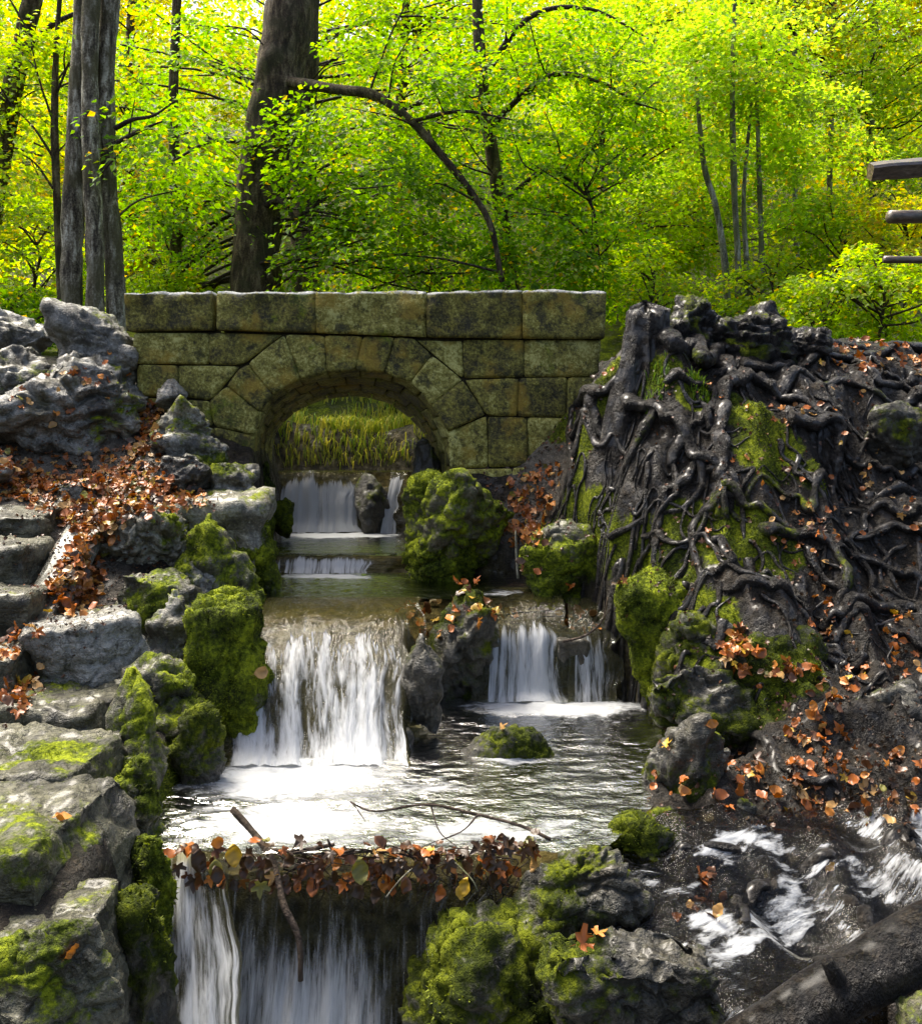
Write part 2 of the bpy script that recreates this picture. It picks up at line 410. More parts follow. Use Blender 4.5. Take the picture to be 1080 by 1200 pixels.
def water_material(name, stretch, thr, tint, foam_col=(0.52, 0.54, 0.55), bump_s=0.25, bscale=9.0, soft=0.16, body=0.25):
    """clear tinted water with white broken water where the mesh says so; uv is (across, along) in metres"""
    n = NT(name); uv = n.n('ShaderNodeUVMap').outputs[0]
    q = n.mapping(uv, scale=stretch)
    a = n.noise(q, 1.0, 6, 0.62, 0.35); b = n.noise(n.mapping(uv, scale=tuple(v * 3.1 for v in stretch)), 1.0, 4, 0.65, 0.3)
    t = n.math('ADD', n.math('MULTIPLY', a, 0.68), n.math('MULTIPLY', b, 0.32))
    f = n.attr('foam')
    k = n.math('ADD', t, n.math('MULTIPLY', n.math('SUBTRACT', f, 0.5), 0.9))
    mask = n.mr(k, thr - soft, thr + soft)
    hb = n.math('ADD', n.noise(n.mapping(uv, scale=tuple(v * bscale / 9 for v in stretch)), 2.0, 4, 0.6, 0.4), n.math('MULTIPLY', b, 0.5))
    nr = n.bump(hb, bump_s, 0.05)
    fr = n.n('ShaderNodeFresnel'); fr.inputs['IOR'].default_value = 1.33; n.l(nr, fr.inputs['Normal'])
    tr = n.n('ShaderNodeBsdfTransparent'); tr.inputs['Color'].default_value = (*tint, 1)
    df = n.n('ShaderNodeBsdfDiffuse'); df.inputs['Color'].default_value = (0.07, 0.065, 0.025, 1)
    m0 = n.n('ShaderNodeMixShader'); m0.inputs[0].default_value = body; n.l(tr.outputs[0], m0.inputs[1]); n.l(df.outputs[0], m0.inputs[2])
    gl = n.n('ShaderNodeBsdfGlossy'); gl.inputs['Roughness'].default_value = 0.06; n.l(nr, gl.inputs['Normal'])
    m1 = n.n('ShaderNodeMixShader'); n.l(fr.outputs[0], m1.inputs[0]); n.l(m0.outputs[0], m1.inputs[1]); n.l(gl.outputs[0], m1.inputs[2])
    fo = n.pbsdf(foam_col, 0.45, n.bump(t, 0.6, 0.05), 0.5)
    ft = n.n('ShaderNodeBsdfTranslucent'); ft.inputs['Color'].default_value = (*foam_col, 1)
    fm = n.n('ShaderNodeMixShader'); fm.inputs[0].default_value = 0.35; n.l(fo, fm.inputs[1]); n.l(ft.outputs[0], fm.inputs[2])
    m2 = n.n('ShaderNodeMixShader'); n.l(mask, m2.inputs[0]); n.l(m1.outputs[0], m2.inputs[1]); n.l(fm.outputs[0], m2.inputs[2])
    return n.done(m2.outputs[0])
M['pool'] = water_material('pool_water', (5.0, 9.0, 1), 0.55, (0.72, 0.68, 0.44), bump_s=0.32)
M['fall'] = water_material('falling_water', (26.0, 1.8, 1), 0.53, (0.80, 0.82, 0.72), bump_s=0.6, soft=0.12)
M['chute'] = water_material('chute_water', (17.0, 3.2, 1), 0.54, (0.75, 0.72, 0.50), bump_s=0.6, soft=0.14)
M['run'] = water_material('side_run_water', (5.0, 15.0, 1), 0.57, (0.42, 0.38, 0.28), bump_s=0.6, soft=0.10, body=0.0)
M['strand'] = water_material('thin_strand_water', (40.0, 3.0, 1), 0.56, (0.85, 0.88, 0.85), bump_s=0.5, soft=0.2, body=0.05)

# ---------------------------------------------------------------- the ground: one sheet
CP = [  # (px, py, distance) seen in the photograph
 (0,600,7.1),(60,620,6.95),(90,575,7.6),(0,565,7.5),(180,565,7.6),(240,585,7.3),(150,540,7.9),(205,505,8.2),(0,525,8.0),(0,450,8.8),(100,440,8.8),(170,465,8.45),
 (95,700,6.4),(80,665,6.75),(125,645,6.9),(30,705,6.3),(30,785,5.8),(30,870,5.2),(60,900,4.6),(60,980,3.9),(60,1060,3.6),(40,1180,3.1),
 (-200,700,6.3),(-200,960,3.9),(-200,560,7.6),(-200,1190,3.0),(250,650,7.3),(200,720,6.5),(170,850,5.4),(150,960,4.5),
 (620,575,8.2),(560,560,8.3),(650,620,7.8),(600,655,7.95),(690,650,7.3),(690,560,7.5),(690,490,7.65),(700,440,7.75),(760,405,7.65),(760,470,7.25),(760,560,6.95),
 (760,650,6.85),(770,730,6.5),(850,450,7.2),(850,520,6.9),(850,600,6.65),(850,700,6.25),(850,800,5.9),(930,420,7.7),(950,500,7.1),(950,600,6.7),(950,700,6.3),
 (950,800,5.8),(950,900,5.2),(1040,410,8.1),(1040,480,7.5),(1040,560,7.1),(1040,650,6.7),(1040,750,6.2),(1040,850,5.6),(1040,950,4.95),(900,970,4.8),(850,1000,4.65),
 (780,1050,4.45),(880,1065,4.45),(850,1120,4.1),(950,1130,4.1),(1050,1060,4.4),(900,1195,3.8),(700,1010,4.5),(640,1030,4.4),(620,1090,4.2),(560,1150,4.15),
 (700,1120,4.1),(700,1199,3.75),(760,1199,3.75),(800,395,7.9),(900,402,8.0),(850,900,5.75),(900,860,5.7),
 (1250,400,8.2),(1250,600,6.9),(1250,850,5.6),(1250,1050,4.4),(1250,1190,3.7)]
EP = [(1.0,8.7,2.2),(1.5,9.5,2.5),(3,9.5,2.55),(5,9.5,2.6),(1.5,11,2.45),(4,11,2.5),(0,13.5,2.55),(4,13.5,2.7),(-4,13.5,2.7),(-2.9,9.5,2.2),(-5,9.5,2.5),(-3,11,2.4),(-6,11,2.6),
      (-0.9,11.3,1.75),(-0.9,12.1,2.35),(-1.8,11.2,1.8),(0,11.2,1.9),(0.2,10.0,2.1),(-2.2,10.0,2.0),(0,1.5,-1.0),(-2.5,1.5,0.1),(2.5,1.5,-0.5),(-6,5,0.6),(6,5,0.6),(-6,2,0.2),(6,2,-0.3)]
cp = np.array([W(*c) for c in CP] + [np.array(e, float) for e in EP])
def rbf_fit(P):
    n = len(P); d = np.linalg.norm(P[:, None, :2] - P[None, :, :2], axis=2)
    A = np.zeros((n + 3, n + 3)); A[:n, :n] = d - np.eye(n) * 0.04
    A[:n, n] = 1; A[:n, n + 1:] = P[:, :2]; A[n, :n] = 1; A[n + 1:, :n] = P[:, :2].T
    return np.linalg.solve(A, np.concatenate([P[:, 2], [0, 0, 0]]))
wr = rbf_fit(cp)
def rbf(x, y):
    r = np.full(x.shape, wr[-3]) + wr[-2] * x + wr[-1] * y
    for i in range(len(cp)): r = r + wr[i] * np.hypot(x - cp[i, 0], y - cp[i, 1])
    return r
CH = np.array([  # y, left edge, right edge, bed height of the stream channel
 (2.0,-1.2,0.45,-1.0),(4.2,-1.32,0.30,-0.95),(4.36,-1.36,0.35,-0.9),(4.46,-1.40,0.45,-0.12),(5.0,-1.45,0.75,-0.20),(5.6,-1.47,1.1,-0.22),(6.4,-1.5,1.25,-0.22),(6.85,-1.5,1.15,-0.2),
 (6.98,-1.5,1.0,0.36),(7.5,-1.53,0.8,0.50),(7.95,-1.55,0.4,0.52),(8.1,-1.6,-0.2,0.66),(9.75,-1.75,-0.15,0.66),(9.86,-1.8,-0.3,1.22),(10.3,-1.95,-0.3,1.22),(10.6,-1.9,-0.3,1.5)])
CHUTE = np.array([(5.45,-0.08),(5.62,-0.02),(5.85,0.17),(6.1,0.40),(6.35,0.56),(6.6,0.62),(7.0,0.62)])
def ground_z(x, y):
    z = rbf(x, y)
    pts = np.stack([x, y, np.zeros_like(x)], -1).reshape(-1, 3)
    near = sstep(14.5, 12.0, y) * sstep(7, 5, np.abs(x))
    rb = sstep(0.4, 1.2, x) * sstep(9, 8, y)
    n1 = fbm(pts * 1.3, 4, 3).reshape(x.shape); n2 = fbm(pts * 5.0, 4, 9).reshape(x.shape); n3 = ridge(pts * 2.6, 4, 21).reshape(x.shape)
    z = z + near * (n1 * 0.06 + n2 * 0.035) + near * rb * (n3 * 0.20 + n2 * 0.08 - 0.06)
    # channel
    l = np.interp(y, CH[:, 0], CH[:, 1]); r = np.interp(y, CH[:, 0], CH[:, 2]); b = np.interp(y, CH[:, 0], CH[:, 3])
    b = b + n2 * 0.05
    cz = np.interp(y, CHUTE[:, 0], CHUTE[:, 1]) - 0.03 + n2 * 0.05 * sstep(5.5, 5.8, y)
    wch = sstep(-0.28, -0.44, x) * sstep(7.05, 6.95, y) * sstep(5.3, 5.45, y)
    b = b * (1 - wch) + np.maximum(b, cz) * wch
    ins = sstep(0.16, -0.02, np.maximum(l - x, x - r)) * sstep(10.7, 10.35, y)
    zc = np.minimum(z, b) * ins + z * (1 - ins)
    zc = np.where(ins > 0.97, b, zc)
    hill = 2.6 + np.maximum(0, y - 15) * 0.42 + 0.02 * np.abs(x) + 1.2 * fbm(pts * 0.08, 3, 5).reshape(x.shape) * sstep(14, 24, y)
    zb = np.where(y < 0, -1.2, zc)
    return zb * near + (1 - near) * np.where(y > 9, hill, np.clip(rbf(np.clip(x, -6, 6), np.clip(y, 1.5, 9)), -1.2, 3))
def axis(lo, f0, f1, hi, step, grow=1.25):
    a = list(np.arange(f0, f1 + 1e-6, step)); s = step
    while a[-1] < hi: s *= grow; a.append(a[-1] + s)
    s = step
    while a[0] > lo: s *= grow; a.insert(0, a[0] - s)
    return np.array(a)
GX = axis(-70, -3.9, 4.3, 70, 0.027); GY = axis(-30, 2.6, 11.3, 110, 0.027)
XX, YY = np.meshgrid(GX, GY, indexing='ij')
ZZ = ground_z(XX, YY)
def Hz(x, y):
    x = np.asarray(x, float); y = np.asarray(y, float)
    i = np.clip(np.searchsorted(GX, x) - 1, 0, len(GX) - 2); j = np.clip(np.searchsorted(GY, y) - 1, 0, len(GY) - 2)
    u = (x - GX[i]) / (GX[i + 1] - GX[i]); v = (y - GY[j]) / (GY[j + 1] - GY[j])
    return (ZZ[i, j] * (1 - u) + ZZ[i + 1, j] * u) * (1 - v) + (ZZ[i, j + 1] * (1 - u) + ZZ[i + 1, j + 1] * u) * v
def hit(px, py, lift=0.0):
    """where the sight line through a pixel meets the ground"""
    D = np.arange(2.6, 14, 0.02); d = W(px, py, 1.0) - np.array([0, 0, CZ])
    x, y, z = d[0] * D, D, CZ + d[2] * D
    below = np.nonzero(z < Hz(x, y))[0]
    k = below[0] if len(below) else len(D) - 1
    return np.array([x[k], y[k], float(Hz(x[k], y[k])) + lift])
gv = np.stack([XX, YY, ZZ], -1).reshape(-1, 3); gf = grid_faces(len(GX), len(GY))
gn = vnormals(gv, gf)
if gn[:, 2].mean() < 0: gf = gf[:, ::-1]; gn = -gn
def spots(P, S):
    """soft blobs in plan: S = (px, py, radius) looked up on the ground"""
    r = np.zeros(len(P))
    for px, py, rad in S:
        c = hit(px, py); r = np.maximum(r, sstep(1.15, 0.5, np.linalg.norm(P - c, axis=1) / rad))
    return r
MOSS_SPOTS = [(165,960,0.4),(150,900,0.4),(200,930,0.3),(660,500,0.2),(672,600,0.25),(735,440,0.30),(710,470,0.22),(775,440,0.2),(815,465,0.2),(900,520,0.35),(870,480,0.25),(760,700,0.35),(690,640,0.45),(650,650,0.35),(740,660,0.35),(790,700,0.3),(800,620,0.25),(850,620,0.3),
              (900,640,0.3),(930,790,0.25),(870,830,0.3),(640,1090,0.4),(580,1140,0.5),(700,1130,0.35),(720,970,0.2),(770,980,0.15),(670,560,0.2),(680,520,0.2),(960,560,0.2),(820,740,0.35),(640,1030,0.25)]
gm = spots(gv, MOSS_SPOTS) * 0.75 + 0.12 + 0.25 * fbm(gv * 2.3, 3, 33)
gm = gm + sstep(10.6, 11.0, gv[:, 1]) * 0.4
gl = np.interp(gv[:, 1], CH[:, 0], CH[:, 1]); gr_ = np.interp(gv[:, 1], CH[:, 0], CH[:, 2])
gbed = sstep(0.1, -0.02, np.maximum(gl - gv[:, 0], gv[:, 0] - gr_)) * sstep(10.8, 10.5, gv[:, 1])
gm = gm * (1 - gbed)
ggrit = 0.55 * spots(gv, [(60,570,0.8),(20,590,0.5),(95,640,0.45),(85,690,0.4),(75,730,0.3),(150,560,0.5),(640,560,0.35),(630,600,0.35),(640,530,0.3),(610,620,0.25)]) * (1 - gbed)
gfar = sstep(10.6, 12, gv[:, 1])
ground = build('ground', gv, gf, M['ground'], attrs=dict(moss=gm, grit=ggrit, bed=gbed, far=gfar, wetness=(1 - ggrit) * (1 - gfar)))
tag(ground, kind='structure')

# ---------------------------------------------------------------- water
def sheet(name, V, nu, nv, uv, foam, mat, label=None):
    o = build(name, V, grid_faces(nu, nv), mat, attrs=dict(foam=foam), uv=uv)
    tag(o, label, kind='structure'); return o
def pool(name, z, y0, y1, xl, xr, foam_fn, amp=0.012, res=0.03, mat='pool', label=None, chop=None):
    ys = np.arange(y0, y1 + 1e-6, res); nu = len(ys); nv = int(max(np.ptp([np.min(xl(ys)), np.max(xr(ys))]) / res, 8))
    t = np.linspace(0, 1, nv)[None, :]
    X = xl(ys)[:, None] * (1 - t) + xr(ys)[:, None] * t; Y = np.repeat(ys[:, None], nv, 1)
    P = np.stack([X, Y, np.zeros_like(X)], -1).reshape(-1, 3)
    f = foam_fn(P[:, 0], P[:, 1])
    a = amp * (0.5 + 1.5 * np.clip(f, 0, 1))
    P[:, 2] = z + a * fbm(P * np.array([5, 8, 1.0]), 4, 71) + a * 0.6 * fbm(P * np.array([14, 22, 1.0]), 3, 72)
    return sheet(name, P, nu, nv, P[:, :2].copy(), f, M[mat], label)
def blob(x, y, cx, cy, rx, ry): return np.clip(1.25 - np.hypot((x - cx) / rx, (y - cy) / ry), 0, 1)

def foam_main(x, y):
    f = 0.18 + 0 * x
    f = np.maximum(f, 0.80 * blob(x, y, -0.95, 5.35, 0.85, 0.50))
    f = np.maximum(f, 0.68 * blob(x, y, -0.85, 4.75, 0.8, 0.5))
    f = np.maximum(f, 1.0 * blob(x, y, 0.62, 6.62, 0.75, 0.30))
    f = np.maximum(f, 0.58 * blob(x, y, 0.1, 4.65, 1.0, 0.30))
    f = np.maximum(f, 0.66 * blob(x, y, 0.28, 5.62, 0.35, 0.14))
    f = np.maximum(f, 0.5 * blob(x, y, -0.2, 5.2, 0.5, 0.3))
    return f
pool('stream_pool', 0.0, 4.43, 6.95, lambda y: np.interp(y, [4.4, 5, 6.9], [-1.55, -1.6, -1.7]), lambda y: np.interp(y, [4.4, 5, 5.6, 6.9], [0.62, 1.0, 1.35, 1.5]), foam_main, 0.012, 0.022, label='main pool with white foam below the middle falls')
def foam_mid(x, y):
    f = 0.16 + 0 * x
    f = np.maximum(f, 0.85 * blob(x, y, -1.05, 7.88, 0.55, 0.16)); f = np.maximum(f, 0.5 * blob(x, y, 0.4, 7.15, 0.6, 0.25))
    return f
pool('stream_pool', 0.66, 6.95, 8.08, lambda y: 0 * y - 1.75, lambda y: np.interp(y, [6.9, 7.5, 8.1], [0.2, 0.7, 0.5]), foam_mid, 0.012, 0.025, label='shallow brown pool above the broad chute')
def foam_arch(x, y):
    f = 0.14 + 0 * x
    return np.maximum(f, 1.0 * blob(x, y, -1.2, 9.5, 0.75, 0.28))
pool('stream_pool', 0.785, 8.16, 9.8, lambda y: 0 * y - 1.95, lambda y: 0 * y - 0.05, foam_arch, 0.008, 0.03, label='dark pool under the stone arch')
pool('stream_pool', 1.37, 9.9, 10.75, lambda y: 0 * y - 2.1, lambda y: 0 * y - 0.1, lambda x, y: 0.1 + 0 * x, 0.006, 0.05, label='upper pool at the foot of the grassy bank')
pool('stream_pool', -0.80, 2.2, 4.35, lambda y: 0 * y - 1.5, lambda y: 0 * y + 0.8, lambda x, y: 0.3 + 0.7 * blob(x, y, -0.6, 4.1, 0.9, 0.6), 0.03, 0.04, label='lower basin under the leaf dam')

def fall(name, prof, x0, x1, nu, nv, foam_fn, mat, amp=0.02, seed=0, fan=0.0, label=None, edge=0.25, xmap=None, stre=(9, 1.5), sag=0.0):
    """sheet of falling water: prof is (y, z) from the lip down; x0..x1 across"""
    pr = catmull(np.array([(0, a, b) for a, b in prof]), 8); s = np.concatenate([[0], np.cumsum(np.linalg.norm(np.diff(pr, axis=0), axis=1))])
    sv_ = np.linspace(0, s[-1], nu); Y = np.interp(sv_, s, pr[:, 1]); Z = np.interp(sv_, s, pr[:, 2])
    t = np.linspace(0, 1, nv)
    tv = (sv_ / s[-1])[:, None]
    X = (x0 + (x1 - x0) * t)[None, :] + fan * (t - 0.5)[None, :] * tv + 0 * tv
    if xmap is not None: X = X + xmap(tv, t[None, :])
    U = np.repeat(((x1 - x0) * t)[None, :], nu, 0); Vv = np.repeat(sv_[:, None], nv, 1)
    q = np.stack([U * stre[0], Vv * stre[1], np.full_like(U, seed)], -1).reshape(-1, 3)
    n = fbm(q, 4, seed); n2 = fbm(q * np.array([3, 1, 1.0]), 3, seed + 5)
    d = (amp * (n + 0.5 * n2)).reshape(nu, nv) * sstep(0, 0.25, tv)
    ty = np.gradient(Y); tz = np.gradient(Z); L = np.hypot(ty, tz) + 1e-9
    Yg = Y[:, None] + d * (tz / L)[:, None]; Zg = Z[:, None] - d * (ty / L)[:, None]
    ed = sstep(0, edge, np.minimum(t, 1 - t) + 0.1 * vnoise(np.stack([t * 30, t * 0, t * 0], -1), seed))[None, :]
    f = (foam_fn(tv + 0 * t[None, :], t[None, :] + 0 * tv)) * (0.35 + 0.65 * ed) + 0.22 * n.reshape(nu, nv)
    X = X + 0.05 * vnoise(np.stack([tv[:, 0] * 9, 0 * tv[:, 0], 0 * tv[:, 0] + seed], -1), seed)[:, None] * sstep(0.6, 1.0, t)[None, :]
    Zg = Zg - sag * sstep(0.92, 1.0, t)[None, :] * sstep(0.1, 0.35, tv) * sstep(1.05, 0.8, tv)
    V = np.stack([X, Yg, Zg], -1).reshape(-1, 3)
    return sheet(name, V, nu, nv, np.stack([U + 3 * seed, Vv], -1).reshape(-1, 2), f.ravel(), M[mat], label)

# broad chute on the left
CX = CHUTE[::-1]
fall('waterfall', [(7.0,0.665),(6.75,0.668),(6.55,0.655),(6.35,0.60),(6.1,0.44),(5.85,0.20),(5.66,0.04),(5.5,0.0)], -1.62, -0.27, 70, 100,
     lambda v, u: 0.12 + 0.40 * sstep(0.22, 0.55, v) + 0.16 * sstep(0.7, 1.0, v), 'chute', 0.03, 3, fan=0.12, label='broad white chute sliding over rock on the left', edge=0.06, sag=0.25, xmap=lambda v, t: 0.34 * (1 - t) * v)
# right fall, two tongues
fall('waterfall', [(7.35,0.67),(7.1,0.60),(6.95,0.50),(6.86,0.40),(6.80,0.22),(6.76,0.06),(6.7,0.0)], 0.18, 0.72, 50, 60,
     lambda v, u: 0.22 + 0.36 * sstep(0.35, 0.6, v), 'fall', 0.03, 5, fan=0.22, label='white fall beside the mossy middle rock')
fall('waterfall', [(7.2,0.62),(7.02,0.52),(6.9,0.42),(6.83,0.30),(6.78,0.12),(6.7,0.0)], 0.78, 1.06, 50, 36,
     lambda v, u: 0.22 + 0.36 * sstep(0.3, 0.6, v), 'fall', 0.03, 6, fan=0.10, label='narrow white fall against the mossy right bank')
# small step under the arch mouth
fall('waterfall', [(8.3,0.79),(8.18,0.785),(8.12,0.75),(8.08,0.70),(8.03,0.66)], -1.60, -0.58, 20, 80,
     lambda v, u: 0.25 + 0.35 * sstep(0.35, 0.7, v), 'fall', 0.012, 8, label='low white step in front of the arch')
# upper fall behind the arch
fall('waterfall', [(10.05,1.375),(9.93,1.37),(9.86,1.28),(9.80,1.08),(9.76,0.90),(9.70,0.785)], -1.95, -0.93, 40, 80,
     lambda v, u: 0.3 + 0.42 * sstep(0.2, 0.45, v), 'fall', 0.03, 10, fan=0.1, label='white fall seen through the arch')
fall('waterfall', [(10.05,1.375),(9.90,1.37),(9.80,1.24),(9.70,1.0),(9.62,0.785)], -0.70, -0.56, 36, 14,
     lambda v, u: 0.25 + 0.6 * sstep(0.2, 0.4, v), 'fall', 0.02, 11, fan=0.02, label='thin tongue of white water right of the upper fall', xmap=lambda v, t: -0.10 * v ** 1.5)
# curtain below the leaf dam and the fast chute at its left end
fall('waterfall', [(4.52,0.0),(4.43,-0.02),(4.37,-0.10),(4.33,-0.30),(4.26,-0.55),(4.15,-0.80)], -1.18, 0.18, 60, 140,
     lambda v, u: 0.15 + 0.20 * sstep(0.12, 0.3, v) + 0.34 * sstep(0.35, 0.85, v) * sstep(0.7, 0.45, u), 'strand', 0.045, 13, fan=0.1, label='thin curtain of water under the leaf dam', edge=0.05, stre=(7, 1.0))
fall('waterfall', [(4.55,0.01),(4.42,-0.05),(4.22,-0.25),(3.98,-0.52),(3.75,-0.80)], -1.38, -1.10, 60, 44,
     lambda v, u: 0.54 + 0.10 * sstep(0.0, 0.3, v) - 0.12 * u, 'fall', 0.04, 15, label='fast slanting chute against the left wall', edge=0.1, xmap=lambda v, t: 0.10 * v + (0.25 * t) * v)

# side run: a thin skin of water following the ground at lower right
def side_run():
    xs = np.arange(0.62, 2.75, 0.02); ys = np.arange(3.3, 5.15, 0.02)
    X, Y = np.meshgrid(xs, ys, indexing='ij'); 
    G = Hz(X, Y)
    K = G.copy()
    for _ in range(26): 
        K[1:-1, 1:-1] = (K[1:-1, 1:-1] * 2 + K[:-2, 1:-1] + K[2:, 1:-1] + K[1:-1, :-2] + K[1:-1, 2:]) / 6
    p = np.stack([X, Y, 0 * X], -1).reshape(-1, 3)
    Z = K + 0.05 + 0.018 * fbm(p * np.array([5, 9, 1.0]), 4, 91).reshape(X.shape)
    # the run's bounds, centre line from the right edge down to the lower left
    c = [W(1100, 975, 4.8), W(960, 985, 4.72), W(840, 1010, 4.6), W(770, 1050, 4.45), W(800, 1095, 4.15), W(880, 1150, 3.95), W(760, 1199, 3.7)]
    c2 = [W(1100, 985, 4.75), W(1000, 1040, 4.5), W(955, 1100, 4.2), W(900, 1150, 3.95), W(860, 1199, 3.75)]
    d = np.full(X.shape, 9.0)
    for line, wdt in ((catmull(c, 10), 1.0), (catmull(c2, 10), 1.1)):
        for q in line: d = np.minimum(d, np.hypot(X - q[0], Y - q[1]) / wdt)
    d = d + 0.05 * fbm(p * 4, 3, 92).reshape(X.shape)
    Z = Z - 0.12 * sstep(0.24, 0.36, d)
    gx = np.gradient(Z, axis=0) / 0.02; gy = np.gradient(Z, axis=1) / 0.02
    sl = np.hypot(gx, gy)
    f = 0.23 + 0.32 * sstep(0.25, 0.75, sl) + 0.30 * blob(X, Y, *W(840, 1125, 4.08)[:2], 0.22, 0.3) + 0.2 * blob(X, Y, *W(760, 1060, 4.45)[:2], 0.15, 0.2) + 0.12 * blob(X, Y, *W(880, 995, 4.65)[:2], 0.4, 0.12)
    f = f * sstep(0.32, 0.18, d)
    uv = np.stack([X * 0.9 + Y * 0.4, Y * 0.9 - X * 0.4], -1).reshape(-1, 2)
    sheet('stream_run', np.stack([X, Y, Z], -1).reshape(-1, 3), len(xs), len(ys), uv, f.ravel(), M['run'], 'shallow glinting run of water over roots at lower right')
side_run()

# ---------------------------------------------------------------- the stone bridge
YF, YB = 8.4, 9.42
def bp(px, py, D=YF): return W(px, py, D)
bridge = empty('stone_bridge', tuple(bp(413, 560)))
tag(bridge, 'mossy stone footbridge with a round arch over the stream', 'bridge')
ARF = [(296,585),(296,560),(298,530),(300,510),(304,490),(311,475),(320,463),(335,452),(352,445),(382,437),(415,434),(450,437),(481,448),(505,474),(518,496),(525,520),(527,548),(528,575)]
ARB = [(318,640),(318,580),(318,545),(320,522),(325,508),(333,497),(343,487),(358,478),(375,471),(396,467),(418,466),(440,469),(461,477),(479,490),(493,506),(502,526),(506,556),(507,600)]
arf = catmull([bp(a, b) for a, b in ARF], 6); arb = catmull([bp(a, b, YB) for a, b in ARB], 6)
def resample(P, n):
    P = np.asarray(P, float); s = np.concatenate([[0], np.cumsum(np.linalg.norm(np.diff(P, axis=0), axis=1))])
    q = np.linspace(0, s[-1], n); return np.stack([np.interp(q, s, P[:, k]) for k in range(3)], -1)
def stone(name, sides, depth=0.28, proud=0.0, mat='bridge', seed=0, nu=16, nv=12, rough=0.016, gap=0.0008, edge=0.007, nrm=(0, -1, 0), toppy=0.0, label=None, chips=0.02):
    """one dressed stone: sides = bottom, right, top, left polylines (3-D), pushed out along nrm"""
    b, r, t, l = sides
    b = resample(b, nu); t = resample(t, nu); r = resample(r, nv); l = resample(l, nv)
    u = np.linspace(0, 1, nu)[:, None, None]; v = np.linspace(0, 1, nv)[None, :, None]
    C = (1 - v) * b[:, None] + v * t[:, None] + (1 - u) * l[None] + u * r[None] - ((1 - u) * (1 - v) * b[0] + u * (1 - v) * b[-1] + (1 - u) * v * t[0] + u * v * t[-1])
    c = C.reshape(-1, 3).mean(0); size = np.linalg.norm(C.max((0, 1)) - C.min((0, 1)))
    C = c + (C - c) * (1 - 2.2 * gap / size)
    wu = np.linalg.norm(b[-1] - b[0]); wv = np.linalg.norm(t[nu // 2] - b[nu // 2])
    du = np.minimum(u, 1 - u) * wu; dv = np.minimum(v, 1 - v) * wv
    e = np.minimum(du, dv)[..., 0]
    nr = np.array(nrm, float); nr = nr / np.linalg.norm(nr)
    P = C.reshape(-1, 3)
    jag = fbm(P * 9, 4, seed + 50).reshape(nu, nv)
    out = proud - 0.009 * (1 - sstep(0, edge * (1 + 0.6 * 1), e + 0.012 * jag)) + rough * fbm(P * 7 + seed, 4, seed).reshape(nu, nv) + 0.012 * fbm(P * 2.5 + seed, 2, seed + 9).reshape(nu, nv)
    front = C + out[..., None] * nr
    # worn corners
    kk = (1 - sstep(0, 0.035, np.hypot(np.minimum(u, 1 - u)[..., 0] * wu, np.minimum(v, 1 - v)[..., 0] * wv)))
    front = front + (kk * chips)[..., None] * ((c - C) / np.maximum(np.linalg.norm(c - C, axis=2, keepdims=True), 1e-6))
    if toppy: front[:, -1, 2] += toppy * fbm(front[:, -1] * 7, 4, seed + 3)
    V = front.reshape(-1, 3); Fq = grid_faces(nu, nv)
    idx = np.arange(nu * nv).reshape(nu, nv)
    loop = np.concatenate([idx[:, 0], idx[-1, 1:], idx[-2::-1, -1], idx[0, -2:0:-1]])
    V2 = V[loop] - nr * depth
    if toppy: V2[:, 2] -= 0.0
    n0 = len(V); L = len(loop); j = np.arange(L); j2 = (j + 1) % L
    Fs = np.stack([loop[j], n0 + j, n0 + j2, loop[j2]], -1)
    Vall = np.vstack([V, V2]); Fall = np.vstack([Fq, Fs])
    N = vnormals(V, Fq)
    if (N @ nr).mean() < 0: Fall = Fall[:, ::-1]
    ms = np.concatenate([0.20 + 0.5 * fbm(V * 3.0, 3, 61), np.full(L, 0.3)])
    o = build(name, Vall, Fall, M[mat], bridge, smooth=True, attrs=dict(moss=ms, crust=np.full(len(Vall), 1.0 if toppy else 0.0)))
    if label: o['label'] = label
    return o
def quad(a, b, c, d, mids=None):
    """corners lower-left, lower-right, upper-right, upper-left in photo pixels; mids = {side: [points]}"""
    mids = mids or {}
    S = [[a] + mids.get(0, []) + [b], [b] + mids.get(1, []) + [c], [d] + mids.get(2, []) + [c], [a] + mids.get(3, []) + [d]]
    return [np.array([bp(*q) for q in s]) for s in S]
k = 100
for q in [((148,388),(249,387),(249,342),(147,343)), ((255,387),(370,390),(370,342),(255,342)), ((370,390),(500,395),(500,342),(370,342)), ((500,395),(612,397),(612,341),(500,342)), ((612,397),(708,397),(710,341),(612,340))]:
    stone('parapet_stone', quad(*q), 0.34, 0.035, seed=k, nu=26, nv=14, rough=0.03, gap=0.0008, edge=0.007, toppy=0.025, chips=0.006); k += 7
arc = lambda *p: list(p)
